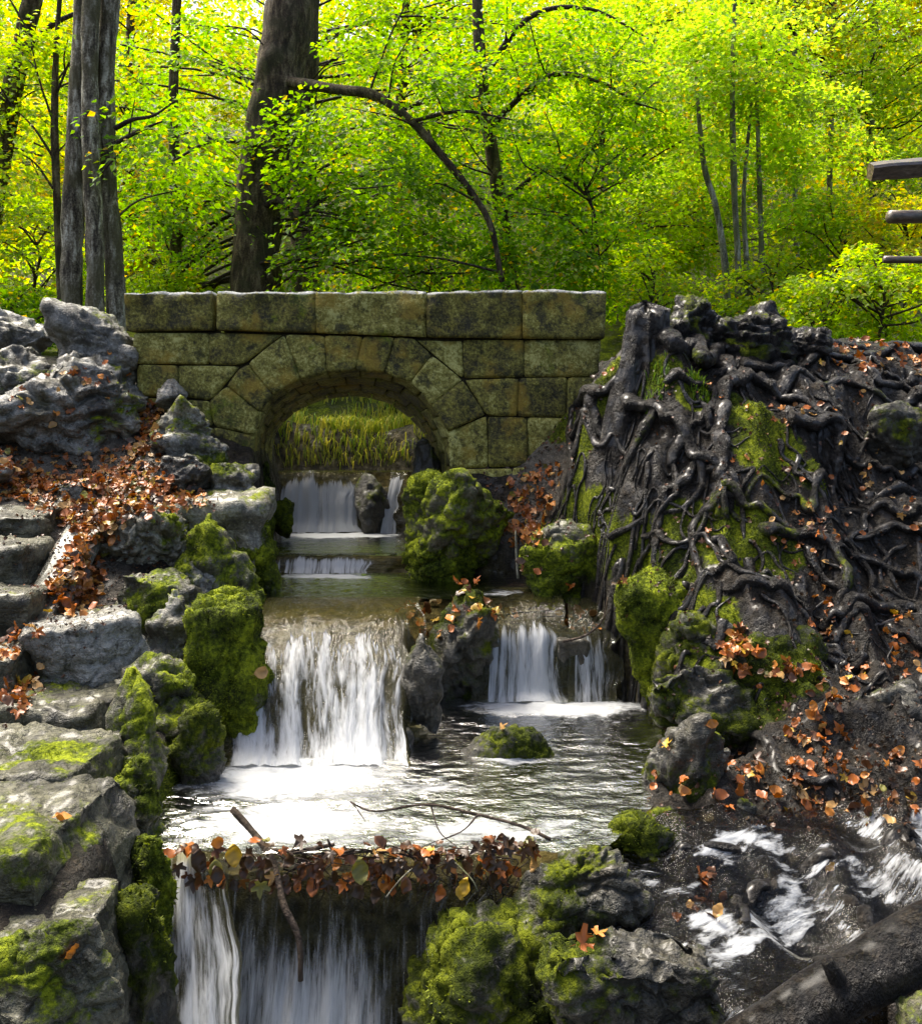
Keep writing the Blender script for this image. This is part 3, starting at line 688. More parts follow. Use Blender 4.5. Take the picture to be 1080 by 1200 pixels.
STONES = [
 ('wall_stone', ((156,426),(245,427),(245,390),(156,390)), None),
 ('wall_stone', ((245,427),(283,428),(331,392),(245,390)), None),
 ('wall_stone', ((160,465),(209,464),(208,428),(160,427)), None),
 ('wall_stone', ((209,464),(247,469),(281,429),(208,428)), None),
 ('wall_stone', ((165,502),(249,500),(246,470),(165,466)), None),
 ('wall_stone', ((180,545),(256,542),(250,501),(180,503)), None),
 ('voussoir', ((258,580),(296,580),(299,511),(250,500)), {1: [(297,545)]}),
 ('voussoir', ((250,499),(299,510),(305,484),(265,452)), {1: [(301,496)], 3: [(246,470)]}),
 ('voussoir', ((265,452),(305,483),(320,463),(291,426)), {1: [(311,473)], 3: [(280,433)]}),
 ('voussoir', ((291,426),(320,463),(352,445),(333,392)), {1: [(335,452)], 3: [(312,408)]}),
 ('voussoir', ((352,445),(382,437),(380,393),(334,392)), None),
 ('voussoir', ((382,437),(416,434),(425,394),(380,393)), None),
 ('voussoir', ((416,434),(450,437),(462,395),(425,394)), None),
 ('voussoir', ((450,437),(481,448),(506,416),(462,395)), {2: [(485,397)]}),
 ('voussoir', ((481,448),(505,475),(542,445),(506,416)), {0: [(494,460)]}),
 ('voussoir', ((505,475),(524,506),(569,486),(542,445)), {0: [(516,491)]}),
 ('wall_stone', ((541,443),(543,442),(541,398),(487,398)), {3: [(515,421)]}),
 ('wall_stone', ((543,443),(614,442),(614,398),(542,398)), None),
 ('wall_stone', ((614,442),(700,441),(705,398),(614,398)), None),
 ('wall_stone', ((570,487),(606,488),(608,443),(544,445)), None),
 ('wall_stone', ((606,488),(664,489),(665,442),(608,443)), None),
 ('wall_stone', ((664,490),(700,490),(700,442),(665,442)), None),
 ('voussoir', ((527,549),(572,548),(570,487),(524,507)), {3: [(526,525)]}),
 ('wall_stone', ((572,548),(618,546),(618,489),(571,488)), None),
 ('wall_stone', ((618,546),(668,542),(668,490),(618,489)), None),
 ('footing_stone', ((528,575),(600,572),(600,549),(528,550)), None),
 ('footing_stone', ((600,572),(690,568),(690,545),(600,548)), None),
]
for nm, q, mids in STONES:
    stone(nm, quad(*q, mids=mids), 0.26, 0.012 if nm == 'voussoir' else (0.05 if nm == 'footing_stone' else 0.0), seed=k, chips=0.012); k += 7
# the barrel of the arch, stone by stone
NTH = 15; rows = [0, 0.24, 0.52, 0.78, 1.0]
def barrel(t, s):
    i = np.clip(t, 0, 1) * (len(arf) - 1); a = int(min(math.floor(i), len(arf) - 2)); f = i - a
    return (arf[a] * (1 - f) + arf[a + 1] * f) * (1 - s) + (arb[a] * (1 - f) + arb[a + 1] * f) * s
for rI in range(4):
    off = 0.5 if rI % 2 else 0.0
    for q in range(NTH + (1 if off else 0)):
        t0, t1 = max(0, (q - off) / NTH), min(1, (q + 1 - off) / NTH)
        s0, s1 = rows[rI], rows[rI + 1]
        if rI == 0: s0 = 0.012
        ts = np.linspace(t0, t1, 5); ss = np.linspace(s0, s1, 5)
        sides = [np.array([barrel(t, s0) for t in ts]), np.array([barrel(t1, s) for s in ss]), np.array([barrel(t, s1) for t in ts]), np.array([barrel(t0, s) for s in ss])]
        cen = barrel((t0 + t1) / 2, (s0 + s1) / 2)
        nrm = np.array([bp(413, 520)[0] - cen[0], 0, bp(413, 520)[2] - cen[2]])
        if abs(cen[2] - bp(413, 520)[2]) > 0 and cen[2] < bp(413, 520)[2]: nrm[2] = 0
        stone('arch_stone', sides, 0.10, 0.0, seed=k, nu=8, nv=8, rough=0.015, gap=0.004, edge=0.02, nrm=nrm, chips=0.006); k += 3
# mortar body behind the faces
def core():
    n = len(arf); ci = np.array([bp(413, 520)[0], 0, bp(413, 520)[2]])
    x0, x1, zt = bp(158, 0)[0], bp(702, 0)[0], bp(0, 389)[2]
    rings = []
    for A, yy in ((arf, YF + 0.035), (arb, YB)):
        inn = A.copy(); d = inn - ci; d[:, 1] = 0; d /= np.linalg.norm(d, axis=1, keepdims=True); inn = inn + d * 0.05; inn[:, 1] = yy
        out = inn.copy()
        for i in range(n):
            dx, dz = d[i, 0], max(d[i, 2], 0.0)
            tx = ((x1 if dx > 0 else x0) - inn[i, 0]) / dx if abs(dx) > 1e-4 else 1e9
            tz = (zt - inn[i, 2]) / dz if dz > 1e-4 else 1e9
            tt = min(tx, tz); out[i] = inn[i] + np.array([dx, 0, dz]) * tt
            if i == 0 or i == n - 1: out[i, 2] = inn[i, 2]
        rings += [inn, out]
    fi, fo, bi, bo = rings
    V = np.vstack([fi, fo, bo, bi]); Fs = []
    for r in range(4):
        a, b = r * n, ((r + 1) % 4) * n
        for i in range(n - 1): Fs.append((a + i, a + i + 1, b + i + 1, b + i))
    build('rubble_core', V, np.array(Fs), M['mortar'], bridge, smooth=False)
core()

# ---------------------------------------------------------------- rocks
_ico = {}
def ico(s):
    if s not in _ico:
        bm = bmesh.new(); bmesh.ops.create_icosphere(bm, subdivisions=s, radius=1.0)
        bm.verts.ensure_lookup_table()
        _ico[s] = (np.array([v.co[:] for v in bm.verts]), np.array([[v.index for v in f.verts] for f in bm.faces])); bm.free()
    return _ico[s]
ROCKS = []
def rock(name, box, D, dep, kind, mat, moss, seed, label, sub=5, tilt=0.0, cat='rock', group=None, rough=1.0, yaw=0.0, parent=None, pitch=None):
    """box: pixels x0,y0,x1,y1 of its outline at distance D; dep: thickness along the view over its width"""
    r = np.random.default_rng(seed); d, fc = ico(6 if sub == 7 else 5 if sub == 6 or (sub == 5 and (box[2] - box[0]) > 60) else 4)
    x0, y0, x1, y1 = box
    c = W((x0 + x1) / 2, (y0 + y1) / 2, D); w, h = (x1 - x0) * D / F, (y1 - y0) * D / F
    if kind == 'block':
        N = np.vstack([np.eye(3), -np.eye(3)]) + r.normal(0, 0.08, (6, 3)); H = r.uniform(0.56, 0.62, 6)
        e = r.normal(0, 1, (7, 3)); N = np.vstack([N, e]); H = np.concatenate([H, r.uniform(0.84, 1.0, 7)]); p = 40
    elif kind == 'facet':
        N = r.normal(0, 1, (22, 3)); H = r.uniform(0.62, 0.95, 22); p = 20
    elif kind == 'slab':
        N = np.vstack([[[0, 0, 1], [0, 0, -1]], r.normal(0, 1, (14, 3)) * [1, 1, 0.35]]); N = N + r.normal(0, 0.06, N.shape); H = np.concatenate([[0.6, 0.6], r.uniform(0.65, 0.95, 14)]); p = 24
    else:
        N = r.normal(0, 1, (16, 3)); H = r.uniform(0.7, 1.0, 16); p = 7
    N = N / np.linalg.norm(N, axis=1, keepdims=True)
    rad = (np.maximum(d @ N.T, 0) / H) ** p
    V = d * (rad.sum(1) ** (-1.0 / p))[:, None]
    ca, sa = math.cos(yaw), math.sin(yaw); V = V @ np.array([[ca, sa, 0], [-sa, ca, 0], [0, 0, 1]])
    ct, st = math.cos(tilt), math.sin(tilt); V = V @ np.array([[ct, 0, -st], [0, 1, 0], [st, 0, ct]])
    V = (V - (V.max(0) + V.min(0)) / 2) / (V.max(0) - V.min(0))
    S = np.array([w, w * dep, h])
    if pitch: S = np.array(pitch[:3])
    V = V * S * 0.97
    if pitch: cp_, sp_ = math.cos(pitch[3]), math.sin(pitch[3]); V = V @ np.array([[1, 0, 0], [0, cp_, sp_], [0, -sp_, cp_]])
    m = float(np.cbrt(S.prod())); nrm = vnormals(V, fc); off = r.uniform(-50, 50, 3)
    q = V + off
    stq = q * np.array([1.2, 1.2, 6.0]) @ np.array([[math.cos(.25), 0, math.sin(.25)], [0, 1, 0], [-math.sin(.25), 0, math.cos(.25)]])
    amp = rough * m
    disp = 0.10 * fbm(q * (1.9 / m), 4, seed) + 0.05 * ridge(q * (4.0 / m), 5, seed + 3) - 0.035
    if kind in ('block', 'slab', 'facet'):
        lay = vnoise(stq * (0.8 / m), seed + 8); disp = disp + 0.075 * (np.round(lay * 2.2) / 2.2 * 0.6 + lay * 0.4)
    wq = (q + 0.25 * m * np.stack([fbm(q * (2.5 / m), 3, seed + 21), fbm(q * (2.5 / m) + 7, 3, seed + 22), fbm(q * (2.5 / m) + 13, 3, seed + 23)], -1)) * np.array([1.0, 1.0, 1.7])
    f1, f2 = worley(wq * (2.6 / m), seed); plate = sstep(0.0, 0.22, f2 - f1)
    f3, f4 = worley(wq * (6.5 / m), seed + 40)
    crag = {'block': 0.55, 'slab': 0.55, 'facet': 0.62, 'blob': 0.45}[kind]
    cell = vnoise(np.round(wq * (2.6 / m)) * 3.7, seed + 31)
    disp = disp + crag * (0.085 * (plate - 0.7) + 0.03 * cell + 0.022 * (sstep(0, 0.14, f4 - f3) - 0.7))
    V = V + nrm * (disp * amp)[:, None] + nrm * (0.013 * fbm(q * 16, 4, seed + 5, 0.6) * min(1, m * 2.5))[:, None]
    nrm = vnormals(V, fc)
    Pw = V + c
    ms = moss + 0.30 * fbm(Pw * 2.6, 3, 44) * 1.4 + 0.14 * nrm[:, 2]
    mk = sstep(0.45, 0.7, ms)
    V = V + nrm * (mk * (0.010 + 0.016 * fbm(Pw * 24, 3, 12) + 0.012 * fbm(Pw * 9, 2, 13)))[:, None]
    o = build(name, V + c, fc, M[mat], parent, origin=c, attrs=dict(moss=ms))
    if parent is None: tag(o, label, cat, group)
    ROCKS.append((o, V + c, fc, ms)); return o

G_L, G_W, G_B = 'boulders left of the bridge', 'stones of the left stream wall', 'mossy rocks along the right bank'
rock('boulder', (-40,355,66,440), 8.9, 0.8, 'facet', 'grey', 0.22, 11, 'grey boulder at the left edge, behind the largest boulder', group=G_L)
rock('boulder', (58,350,170,475), 8.55, 0.8, 'facet', 'grey', 0.16, 12, 'dark upright boulder in front of the triple tree trunk', group=G_L, rough=0.8)
rock('boulder', (-36,412,176,545), 8.1, 0.8, 'facet', 'grey', 0.22, 13, 'largest grey boulder overhanging the leafy path', sub=7, tilt=-0.06, group=G_L)
rock('boulder', (-70,400,75,520), 8.35, 0.7, 'facet', 'grey', 0.24, 113, 'pale ribbed boulder leaning on the largest boulder, cut by the frame', group=G_L, tilt=0.3)
rock('rock', (183,442,218,480), 8.25, 0.9, 'blob', 'grey', 0.3, 14, 'small rock topping the pile against the left of the bridge', sub=4, group=G_L)
rock('rock', (172,462,252,535), 8.0, 0.8, 'blob', 'pale', 0.5, 15, 'rounded mossy rock against the left side of the bridge', group=G_L, rough=1.3)
rock('rock', (188,505,262,575), 7.85, 0.8, 'facet', 'grey', 0.38, 16, 'flat-topped grey rock below the rounded mossy rock', group=G_L)
rock('rock', (176,530,252,590), 7.65, 0.8, 'facet', 'wet', 0.32, 17, 'dark rock at the edge of the leaf carpet', group=G_L)
rock('rock', (240,540,302,604), 7.75, 0.9, 'facet', 'grey', 0.26, 18, 'grey rock at the left foot of the arch', group=G_L)
rock('rock', (-60,525,22,572), 7.4, 0.9, 'facet', 'grey', 0.15, 19, 'low grey rock at the left edge under the largest boulder', sub=4, group=G_L)
rock('rock', (20,566,125,598), 7.45, 0.5, 'slab', 'grey', 0.2, 119, 'thin flat stone lying in the leaf carpet', sub=4, group=G_L)
# stream wall, from the arch towards the camera
rock('wall_stone', (205,572,318,735), 7.35, 0.8, 'block', 'pale', 0.30, 21, 'tall pale stone of the stream wall nearest the arch', sub=6, group=G_W, tilt=0.06, rough=0.7)
rock('wall_stone', (262,585,330,720), 7.3, 1.0, 'facet', 'pale', 0.62, 22, 'mossy wall stone standing in the pool by the arch', group=G_W, tilt=0.25)
rock('wall_stone', (113,590,232,712), 6.95, 0.8, 'facet', 'pale', 0.42, 23, 'rounded stone with a mossy brow beside the leaf strip', sub=7, group=G_W, rough=1.3)
rock('wall_stone', (180,640,262,730), 6.8, 0.8, 'facet', 'grey', 0.42, 24, 'small upright wall stone between two larger ones', group=G_W)
rock('wall_stone', (112,668,240,800), 6.35, 0.75, 'slab', 'olive', 0.28, 25, 'layered slab jutting from the wall with a steep grey end', sub=6, group=G_W, tilt=0.16)
rock('wall_stone', (160,690,245,860), 6.15, 0.7, 'facet', 'grey', 0.26, 26, 'steep grey wall face under the layered slab', group=G_W)
rock('wall_stone', (34,716,186,830), 5.9, 0.9, 'slab', 'grey', 0.10, 27, 'flat pale grey slab in the middle of the wall top', sub=7, group=G_W, tilt=-0.10, rough=0.55)
rock('wall_stone', (222,690,308,918), 5.9, 0.8, 'block', 'olive', 0.80, 28, 'bright moss cushion hanging beside the broad chute', sub=6, group=G_W)
rock('wall_stone', (215,600,300,800), 6.9, 0.7, 'facet', 'olive', 0.62, 29, 'mossy stone behind the bright moss cushion', group=G_W)
rock('wall_stone', (140,780,255,970), 5.55, 0.8, 'facet', 'olive', 0.40, 30, 'broken mossy stone at the water below the grey wall face', sub=6, group=G_W, rough=1.5)
rock('wall_stone', (200,830,262,950), 5.3, 0.8, 'facet', 'wet', 0.55, 130, 'small wet stone at the foam edge under the moss cushion', group=G_W)
rock('wall_stone', (5,800,147,965), 5.5, 1.4, 'block', 'olive', 0.22, 31, 'layered ledge stone below the pale grey slab', sub=7, group=G_W, rough=0.5)
rock('wall_stone', (92,785,200,1010), 4.95, 0.9, 'facet', 'olive', 0.46, 32, 'wall face streaked with yellow moss above the foam', sub=6, group=G_W, tilt=-0.12, rough=0.8)
rock('wall_stone', (-80,872,136,1010), 4.65, 1.0, 'block', 'olive', 0.20, 33, 'wide flat ledge stone glinting with wet patches', sub=7, group=G_W, rough=0.5)
rock('wall_stone', (-90,938,152,1180), 3.95, 1.1, 'block', 'olive', 0.24, 34, 'big block with a single orange leaf on top', sub=7, group=G_W, rough=0.5)
rock('wall_stone', (-80,1062,150,1230), 3.5, 0.7, 'block', 'olive', 0.22, 35, 'lowest square wall block above the rough boulder', sub=7, group=G_W, rough=0.5)
rock('wall_stone', (122,890,190,1025), 4.6, 0.9, 'facet', 'olive', 0.50, 131, 'mossy stone low in the wall just above the leaf dam', group=G_W)
rock('boulder', (-60,1085,142,1260), 3.1, 0.6, 'facet', 'olive', 0.30, 36, 'rough dark boulder in the lower left corner', sub=7, group=G_W, rough=0.7)
rock('wall_stone', (130,975,208,1130), 4.25, 0.8, 'blob', 'olive', 0.70, 37, 'green moss cushion left of the leaf dam', sub=6, group=G_W)
rock('wall_stone', (112,1040,215,1290), 3.8, 0.9, 'facet', 'wet', 0.52, 38, 'dark mossy wall foot beside the slanting chute', sub=6, group=G_W)
# steps
for i, (b, D, sd, lb) in enumerate([((-90,594,66,662), 6.95, 41, 'top step stone of the stair at the left edge'), ((-90,632,60,735), 6.45, 42, 'second step stone from the top at the left edge'),
                                    ((-90,690,52,800), 6.0, 43, 'third step stone from the top at the left edge'), ((-90,757,34,860), 5.55, 44, 'lowest step stone, beside the layered ledge stone')]):
    rock('step_stone', b, D, 0.6, 'block', 'olive', 0.20, sd, lb, cat='step', group='stone steps at the left edge', rough=0.55)
rock('kerb_slab', (46,590,106,748), 6.45, 2.0, 'block', 'pale', 0.12, 45, 'pale sloping slab bordering the stone steps', cat='slab', rough=0.35, pitch=(0.24, 1.5, 0.16, R(31)))
# mid stream
rock('boulder', (468,548,606,700), 7.75, 0.85, 'blob', 'olive', 0.62, 51, 'domed mossy boulder in front of the right arch foot', sub=7, rough=1.2, group='rocks in the stream')
rock('rock', (474,508,520,640), 8.9, 0.9, 'facet', 'wet', 0.45, 52, 'dark leaning rock inside the arch beside the upper fall', group='rocks in the stream', tilt=0.35)
rock('rock', (470,560,540,650), 8.6, 0.8, 'facet', 'wet', 0.35, 152, 'low dark rock at the right wall of the arch', group='rocks in the stream', sub=4)
rock('rock', (413,552,462,640), 9.72, 0.8, 'blob', 'wet', 0.40, 53, 'round dark rock splitting the upper fall', sub=4, group='rocks in the stream')
rock('rock', (312,585,345,632), 9.1, 0.9, 'blob', 'wet', 0.75, 54, 'small mossy rock at the left inner foot of the arch', sub=4, group='rocks in the stream')
rock('rock', (300,540,322,640), 8.75, 1.2, 'facet', 'olive', 0.85, 55, 'mossy jamb stone at the left inner foot of the arch', sub=4, group='rocks in the stream')
rock('rock', (446,692,594,852), 6.85, 0.62, 'blob', 'wet', 0.42, 56, 'mossy rock strewn with leaves dividing the middle falls', sub=6, group='rocks in the stream', rough=1.3)
rock('rock', (468,742,520,868), 6.0, 0.8, 'facet', 'wet', 0.28, 157, 'dark rock flanking the right edge of the broad chute', group='rocks in the stream')
rock('rock', (446,842,486,895), 5.85, 0.8, 'facet', 'wet', 0.10, 158, 'low wet stone at the foot of the broad chute', sub=4, group='rocks in the stream')
rock('rock', (462,798,516,850), 6.1, 0.9, 'facet', 'wet', 0.05, 57, 'small black wet rock at the edge of the broad chute', sub=4, group='rocks in the stream')
rock('rock', (650,744,690,805), 6.9, 0.8, 'block', 'wet', 0.15, 58, 'dark square rock between the two tongues of the right fall', sub=4, group='rocks in the stream')
rock('rock', (690,722,730,760), 7.05, 0.9, 'facet', 'wet', 0.2, 59, 'small dark rock above the narrow right fall', sub=4, group='rocks in the stream')
rock('rock', (512,846,652,930), 5.72, 0.55, 'blob', 'wet', 0.42, 60, 'low mossy rock awash in the main pool', sub=6, group='rocks in the stream')
# right bank
rock('rock', (604,608,735,720), 7.45, 0.7, 'blob', 'olive', 0.60, 61, 'mossy rounded rock at the stream under the roots', sub=6, group=G_B)
rock('rock', (715,668,838,860), 6.6, 0.7, 'blob', 'olive', 0.72, 62, 'large smooth moss hump beside the narrow fall', sub=6, group=G_B, tilt=-0.15)
rock('rock', (762,715,872,850), 6.25, 0.7, 'blob', 'wet', 0.58, 63, 'lumpy mossy rock in front of the smooth moss hump', sub=6, group=G_B, rough=1.6)
rock('rock', (748,775,905,890), 5.9, 0.6, 'blob', 'wet', 0.58, 64, 'knobbly mossy rock above the pale-topped rock', sub=6, group=G_B, rough=1.7)
rock('rock', (752,828,862,990), 5.2, 0.85, 'blob', 'wet', 0.42, 65, 'pale-topped dark rock at the right edge of the main pool', sub=6, group=G_B, rough=1.3)
rock('rock', (830,735,985,850), 6.0, 0.6, 'blob', 'wet', 0.60, 66, 'mossy shoulder of rock with leaves on its flat top', sub=6, group=G_B, rough=1.3)
rock('rock', (826,708,912,760), 6.25, 0.7, 'facet', 'grey', 0.25, 67, 'small grey rock under the roots above the leafy shoulder', sub=4, group=G_B)
rock('rock', (995,800,1110,890), 5.75, 0.7, 'facet', 'wet', 0.15, 68, 'smooth dark rock at the right edge among leaves', group=G_B)
rock('rock', (690,955,810,1050), 4.72, 0.7, 'blob', 'wet', 0.52, 69, 'wet mossy rock between the main pool and the side run', sub=6, group=G_B, rough=1.4)
rock('rock', (590,985,760,1120), 4.3, 0.6, 'blob', 'wet', 0.46, 70, 'wet mossy rock at the right end of the leaf dam', sub=7, group=G_B, rough=1.5)
rock('rock', (452,1072,720,1300), 4.18, 0.6, 'blob', 'wet', 0.50, 71, 'dark mossy slope of rock right of the water curtain', sub=7, group=G_B, rough=1.3)
rock('rock', (630,1090,850,1270), 3.85, 0.5, 'block', 'wet', 0.34, 72, 'square-edged wet rock with orange leaves at the bottom of the frame', sub=7, group=G_B, rough=1.2)
rock('rock', (860,935,890,985), 4.95, 0.8, 'facet', 'wet', 0.5, 73, 'small upright stone between pool and side run', sub=4, group=G_B)
rock('rock', (1050,1165,1140,1230), 3.4, 0.7, 'facet', 'olive', 0.4, 74, 'corner stone at the lower right behind the log', sub=4, group=G_B)
rock('rock', (1010,470,1100,560), 7.2, 0.7, 'blob', 'wet', 0.45, 75, 'mossy hump under roots at the right edge', sub=5, group=G_B)

# ---------------------------------------------------------------- stump and roots
stump_at = hit(770, 440)
stump = tag(empty('tree_stump', tuple(stump_at)), 'rotten tree stump with glossy black roots spilling down the right bank', 'stump')
right_roots = tag(empty('tree_roots', tuple(hit(1050, 600))), 'web of dark surface roots over the slope at the right edge', 'roots')
def bark_blob(name, box, D, dep, seed, parent, top_jag=0.5, moss=0.3, lean=0.0, flare=0.5):
    """a broken piece of stump wall: wide at the foot, ragged on top, fluted"""
    x0, y0, x1, y1 = box; c = W((x0 + x1) / 2, y1, D); w = (x1 - x0) * D / F / 2; h = (y1 - y0) * D / F
    nu, nv = 30, 72; t = np.linspace(0, 1, nu)[:, None]; a = np.linspace(0, 2 * math.pi, nv, endpoint=False)[None, :]
    ring = np.stack([np.cos(a) * 2, np.sin(a) * 2, 0 * a], -1).reshape(-1, 3)
    fl = fbm(ring * 1.3, 4, seed)[None, :]; jag = fbm(ring * 2.1, 4, seed + 4)[None, :]
    rad = (1 + flare * (1 - t) ** 2.2 * (0.6 + fl)) * (1 + 0.20 * fl * (0.4 + 0.6 * t)) * (1 - 0.30 * t)
    rad = rad * np.where(t > 0.93, 1 - 2.2 * (t - 0.93) / 0.14, 1)
    H = h * (1 - top_jag * 0.5 * (1 - jag) * 0.9); 
    X = c[0] + w * rad * np.cos(a) * 0.9 + lean * t; Y = c[1] + w * dep * rad * np.sin(a); Z = c[2] - 0.6 + t * (H + 0.6); wb = sstep(0.0, 0.55, t); Z = Z * wb + np.minimum(Z, Hz(X, Y) - 0.08) * (1 - wb)
    V = np.stack([X, Y, Z], -1).reshape(-1, 3); V[:, :] += (0.035 * fbm(V * np.array([9, 9, 2.5]), 4, seed + 7))[:, None] * np.array([1, -1, 0.4])
    q = grid_faces(nu, nv, True); top = np.array([V.reshape(nu, nv, 3)[-1].mean(0) - [0, 0, 0.12]])
    V = np.vstack([V, top]); j = np.arange(nv); cap = np.stack([(nu - 1) * nv + j, (nu - 1) * nv + (j + 1) % nv, np.full(nv, nu * nv)], -1)
    Fc = np.vstack([tri(q), cap]); N = vnormals(V, Fc)
    if ((V - V.mean(0)) * N).sum() < 0: Fc = Fc[:, ::-1]; N = -N
    ms = moss + 0.4 * fbm(V * 3, 3, seed + 1)
    return build(name, V, Fc, M['root'], parent, attrs=dict(moss=ms))
bark_blob('stump_wood', (716,342,792,425), 7.65, 0.8, 301, stump, 0.35, 0.14, 0.03, 1.3)
rock('stump_wood', (770,347,850,440), 7.8, 0.8, 'blob', 'root', 0.38, 302, None, rough=1.9, parent=stump)
rock('stump_wood', (828,352,930,430), 7.9, 0.8, 'blob', 'root', 0.42, 303, None, rough=1.9, parent=stump, tilt=-0.4)
rock('stump_wood', (900,384,975,430), 7.95, 0.8, 'blob', 'root', 0.30, 304, None, rough=1.6, parent=stump)

ROOTV = []
def root(parent, pix, r0, r1, seed, moss=0.15, lift=0.35, pts=None, ns=12, per=7):
    if pts is None: pts = np.array([hit(a, b) for a, b in pix])
    n = len(pts); rr = np.linspace(r0, r1, n)
    C = catmull(pts, 4); rc = np.interp(np.linspace(0, 1, len(C)), np.linspace(0, 1, n), rr)
    # keep it on the ground and let it wriggle
    w = np.stack([fbm(C * 4 + seed, 2, seed), fbm(C * 4 + seed + 9, 2, seed + 1), 0 * C[:, 0]], -1) * 0.05
    C = C + w; C[:, 2] = np.maximum(C[:, 2], Hz(C[:, 0], C[:, 1]) + rc * lift) * 0.5 + (Hz(C[:, 0], C[:, 1]) + rc * lift) * 0.5
    C[0, 2] -= r0 * 0.3; C[-1, 2] -= r1 * 2.5
    V, q, t = tube(C, rc * (1 + 0.12 * np.sin(np.arange(len(C)) * 1.3 + seed)), ns, 0.7, seed, per=3, nf=9.0, flat=0.72)
    Fc = np.vstack([tri(q), t])
    ms = moss + 0.45 * fbm(V * 3, 3, 44)
    ROOTV.append((V, Fc))
    return build('root', V, Fc, M['root'], parent, attrs=dict(moss=ms))
def Zp(pts): return [(600 + a * 0.4444, 320 + b * 0.4444) for a, b in pts]
MAJOR = [
 (Zp([(380,190),(440,215),(520,235),(585,290),(560,340),(545,430),(560,560),(555,640)]), 0.085, 0.045),
 (Zp([(420,110),(480,170),(560,212),(700,222),(820,195),(940,200)]), 0.08, 0.035),
 (Zp([(300,300),(370,370),(450,430),(520,490),(560,520),(600,600)]), 0.08, 0.035),
 (Zp([(585,290),(660,312),(720,350),(840,388),(880,440)]), 0.07, 0.03),
 (Zp([(700,325),(860,285),(960,322),(1000,355)]), 0.05, 0.02),
 (Zp([(300,300),(215,308),(165,350),(150,430),(160,520),(150,600)]), 0.07, 0.03),
 (Zp([(215,310),(210,370),(225,440),(270,460),(330,400)]), 0.05, 0.02),
 (Zp([(370,370),(330,460),(300,520),(270,600),(230,640)]), 0.05, 0.02),
 (Zp([(450,430),(420,520),(430,600),(380,690),(330,740)]), 0.045, 0.015),
 (Zp([(740,400),(850,400),(860,480),(840,560),(850,640)]), 0.075, 0.03),
 (Zp([(560,560),(640,620),(740,700),(800,790),(880,830)]), 0.05, 0.025),
 (Zp([(340,745),(420,710),(500,690),(580,770),(680,810)]), 0.035, 0.015),
 (Zp([(590,580),(520,640),(480,690),(500,800),(470,850)]), 0.045, 0.02),
 (Zp([(650,680),(760,690),(840,740),(880,800),(860,880)]), 0.06, 0.03),
 (Zp([(400,300),(460,290),(530,320),(520,380),(470,400)]), 0.05, 0.02),
 (Zp([(240,180),(225,230),(210,280),(190,310)]), 0.05, 0.03),
 (Zp([(830,560),(800,620),(760,600),(690,560),(620,570)]), 0.04, 0.015),
 (Zp([(600,240),(690,260),(760,250),(830,215),(900,215)]), 0.05, 0.03),
 (Zp([(160,430),(200,470),(270,450),(300,500)]), 0.045, 0.02),
 (Zp([(480,490),(500,560),(440,640),(380,650)]), 0.035, 0.012),
 (Zp([(560,830),(660,850),(760,900),(800,980)]), 0.05, 0.025),
 (Zp([(260,700),(350,650),(450,640),(560,650)]), 0.03, 0.012),
]
for i, (px, a, b) in enumerate(MAJOR): root(stump, px, a * 1.05, b * 1.1, 400 + i, 0.16 + 0.2 * (i % 3 == 1), 0.25)
RIGHT = [
 (Zp([(1090,320),(1040,340),(990,390),(960,450),(900,480)]), 0.08, 0.035),
 (Zp([(1090,330),(1060,400),(1010,430),(990,500)]), 0.06, 0.03),
 (Zp([(860,460),(930,510),(1000,525),(1090,520)]), 0.03, 0.04),
 (Zp([(860,540),(900,590),(960,600),(1090,570)]), 0.025, 0.045),
 (Zp([(870,650),(950,630),(1020,640),(1090,635)]), 0.03, 0.05),
 (Zp([(900,700),(980,680),(1090,680)]), 0.03, 0.045),
 (Zp([(860,730),(920,770),(1000,790),(1090,790)]), 0.035, 0.05),
 (Zp([(820,930),(880,900),(970,890),(1040,880),(1090,900)]), 0.05, 0.05),
 (Zp([(840,980),(870,920),(930,900)]), 0.03, 0.04),
 (Zp([(1090,990),(1040,960),(990,930)]), 0.05, 0.03),
 (Zp([(820,200),(900,210),(1000,205),(1090,190)]), 0.05, 0.06),
 (Zp([(900,240),(960,290),(1040,300),(1090,290)]), 0.03, 0.05),
 ([(885,985),(835,992),(790,1005)], 0.035, 0.02),
 ([(1075,985),(1040,1010),(1020,1060),(1010,1110)], 0.05, 0.03),
 ([(1000,1010),(930,1030),(880,1075),(870,1110)], 0.04, 0.03),
 ([(880,870),(930,905),(990,920)], 0.045, 0.025),
]
for i, (px, a, b) in enumerate(RIGHT): root(right_roots, px, a, b, 500 + i, 0.05, 0.2)
rr = np.random.default_rng(77)
for i in range(110):
    q = hit(rr.uniform(660, 1075), rr.uniform(420, 800)); pts = [q]; d = rr.normal(0, 1, 2)
    for s in range(int(rr.integers(4, 9))):
        x, y = pts[-1][0], pts[-1][1]; e = 0.05
        g = np.array([Hz(x + e, y) - Hz(x - e, y), Hz(x, y + e) - Hz(x, y - e)]) / (2 * e); g = -g / max(np.linalg.norm(g), 0.3)
        d = 0.5 * d + 0.6 * g + rr.normal(0, 0.75, 2); d /= np.linalg.norm(d)
        x, y = x + d[0] * 0.13, y + d[1] * 0.09; pts.append(np.array([x, y, float(Hz(x, y))]))
    big = i % 5 == 0
    r0 = rr.uniform(0.03, 0.05) if big else rr.uniform(0.010, 0.028)
    root(stump if q[0] < 2.35 else right_roots, None, r0, r0 * 0.4, 600 + i, 0.18, 0.3, pts=np.array(pts), ns=7, per=3)

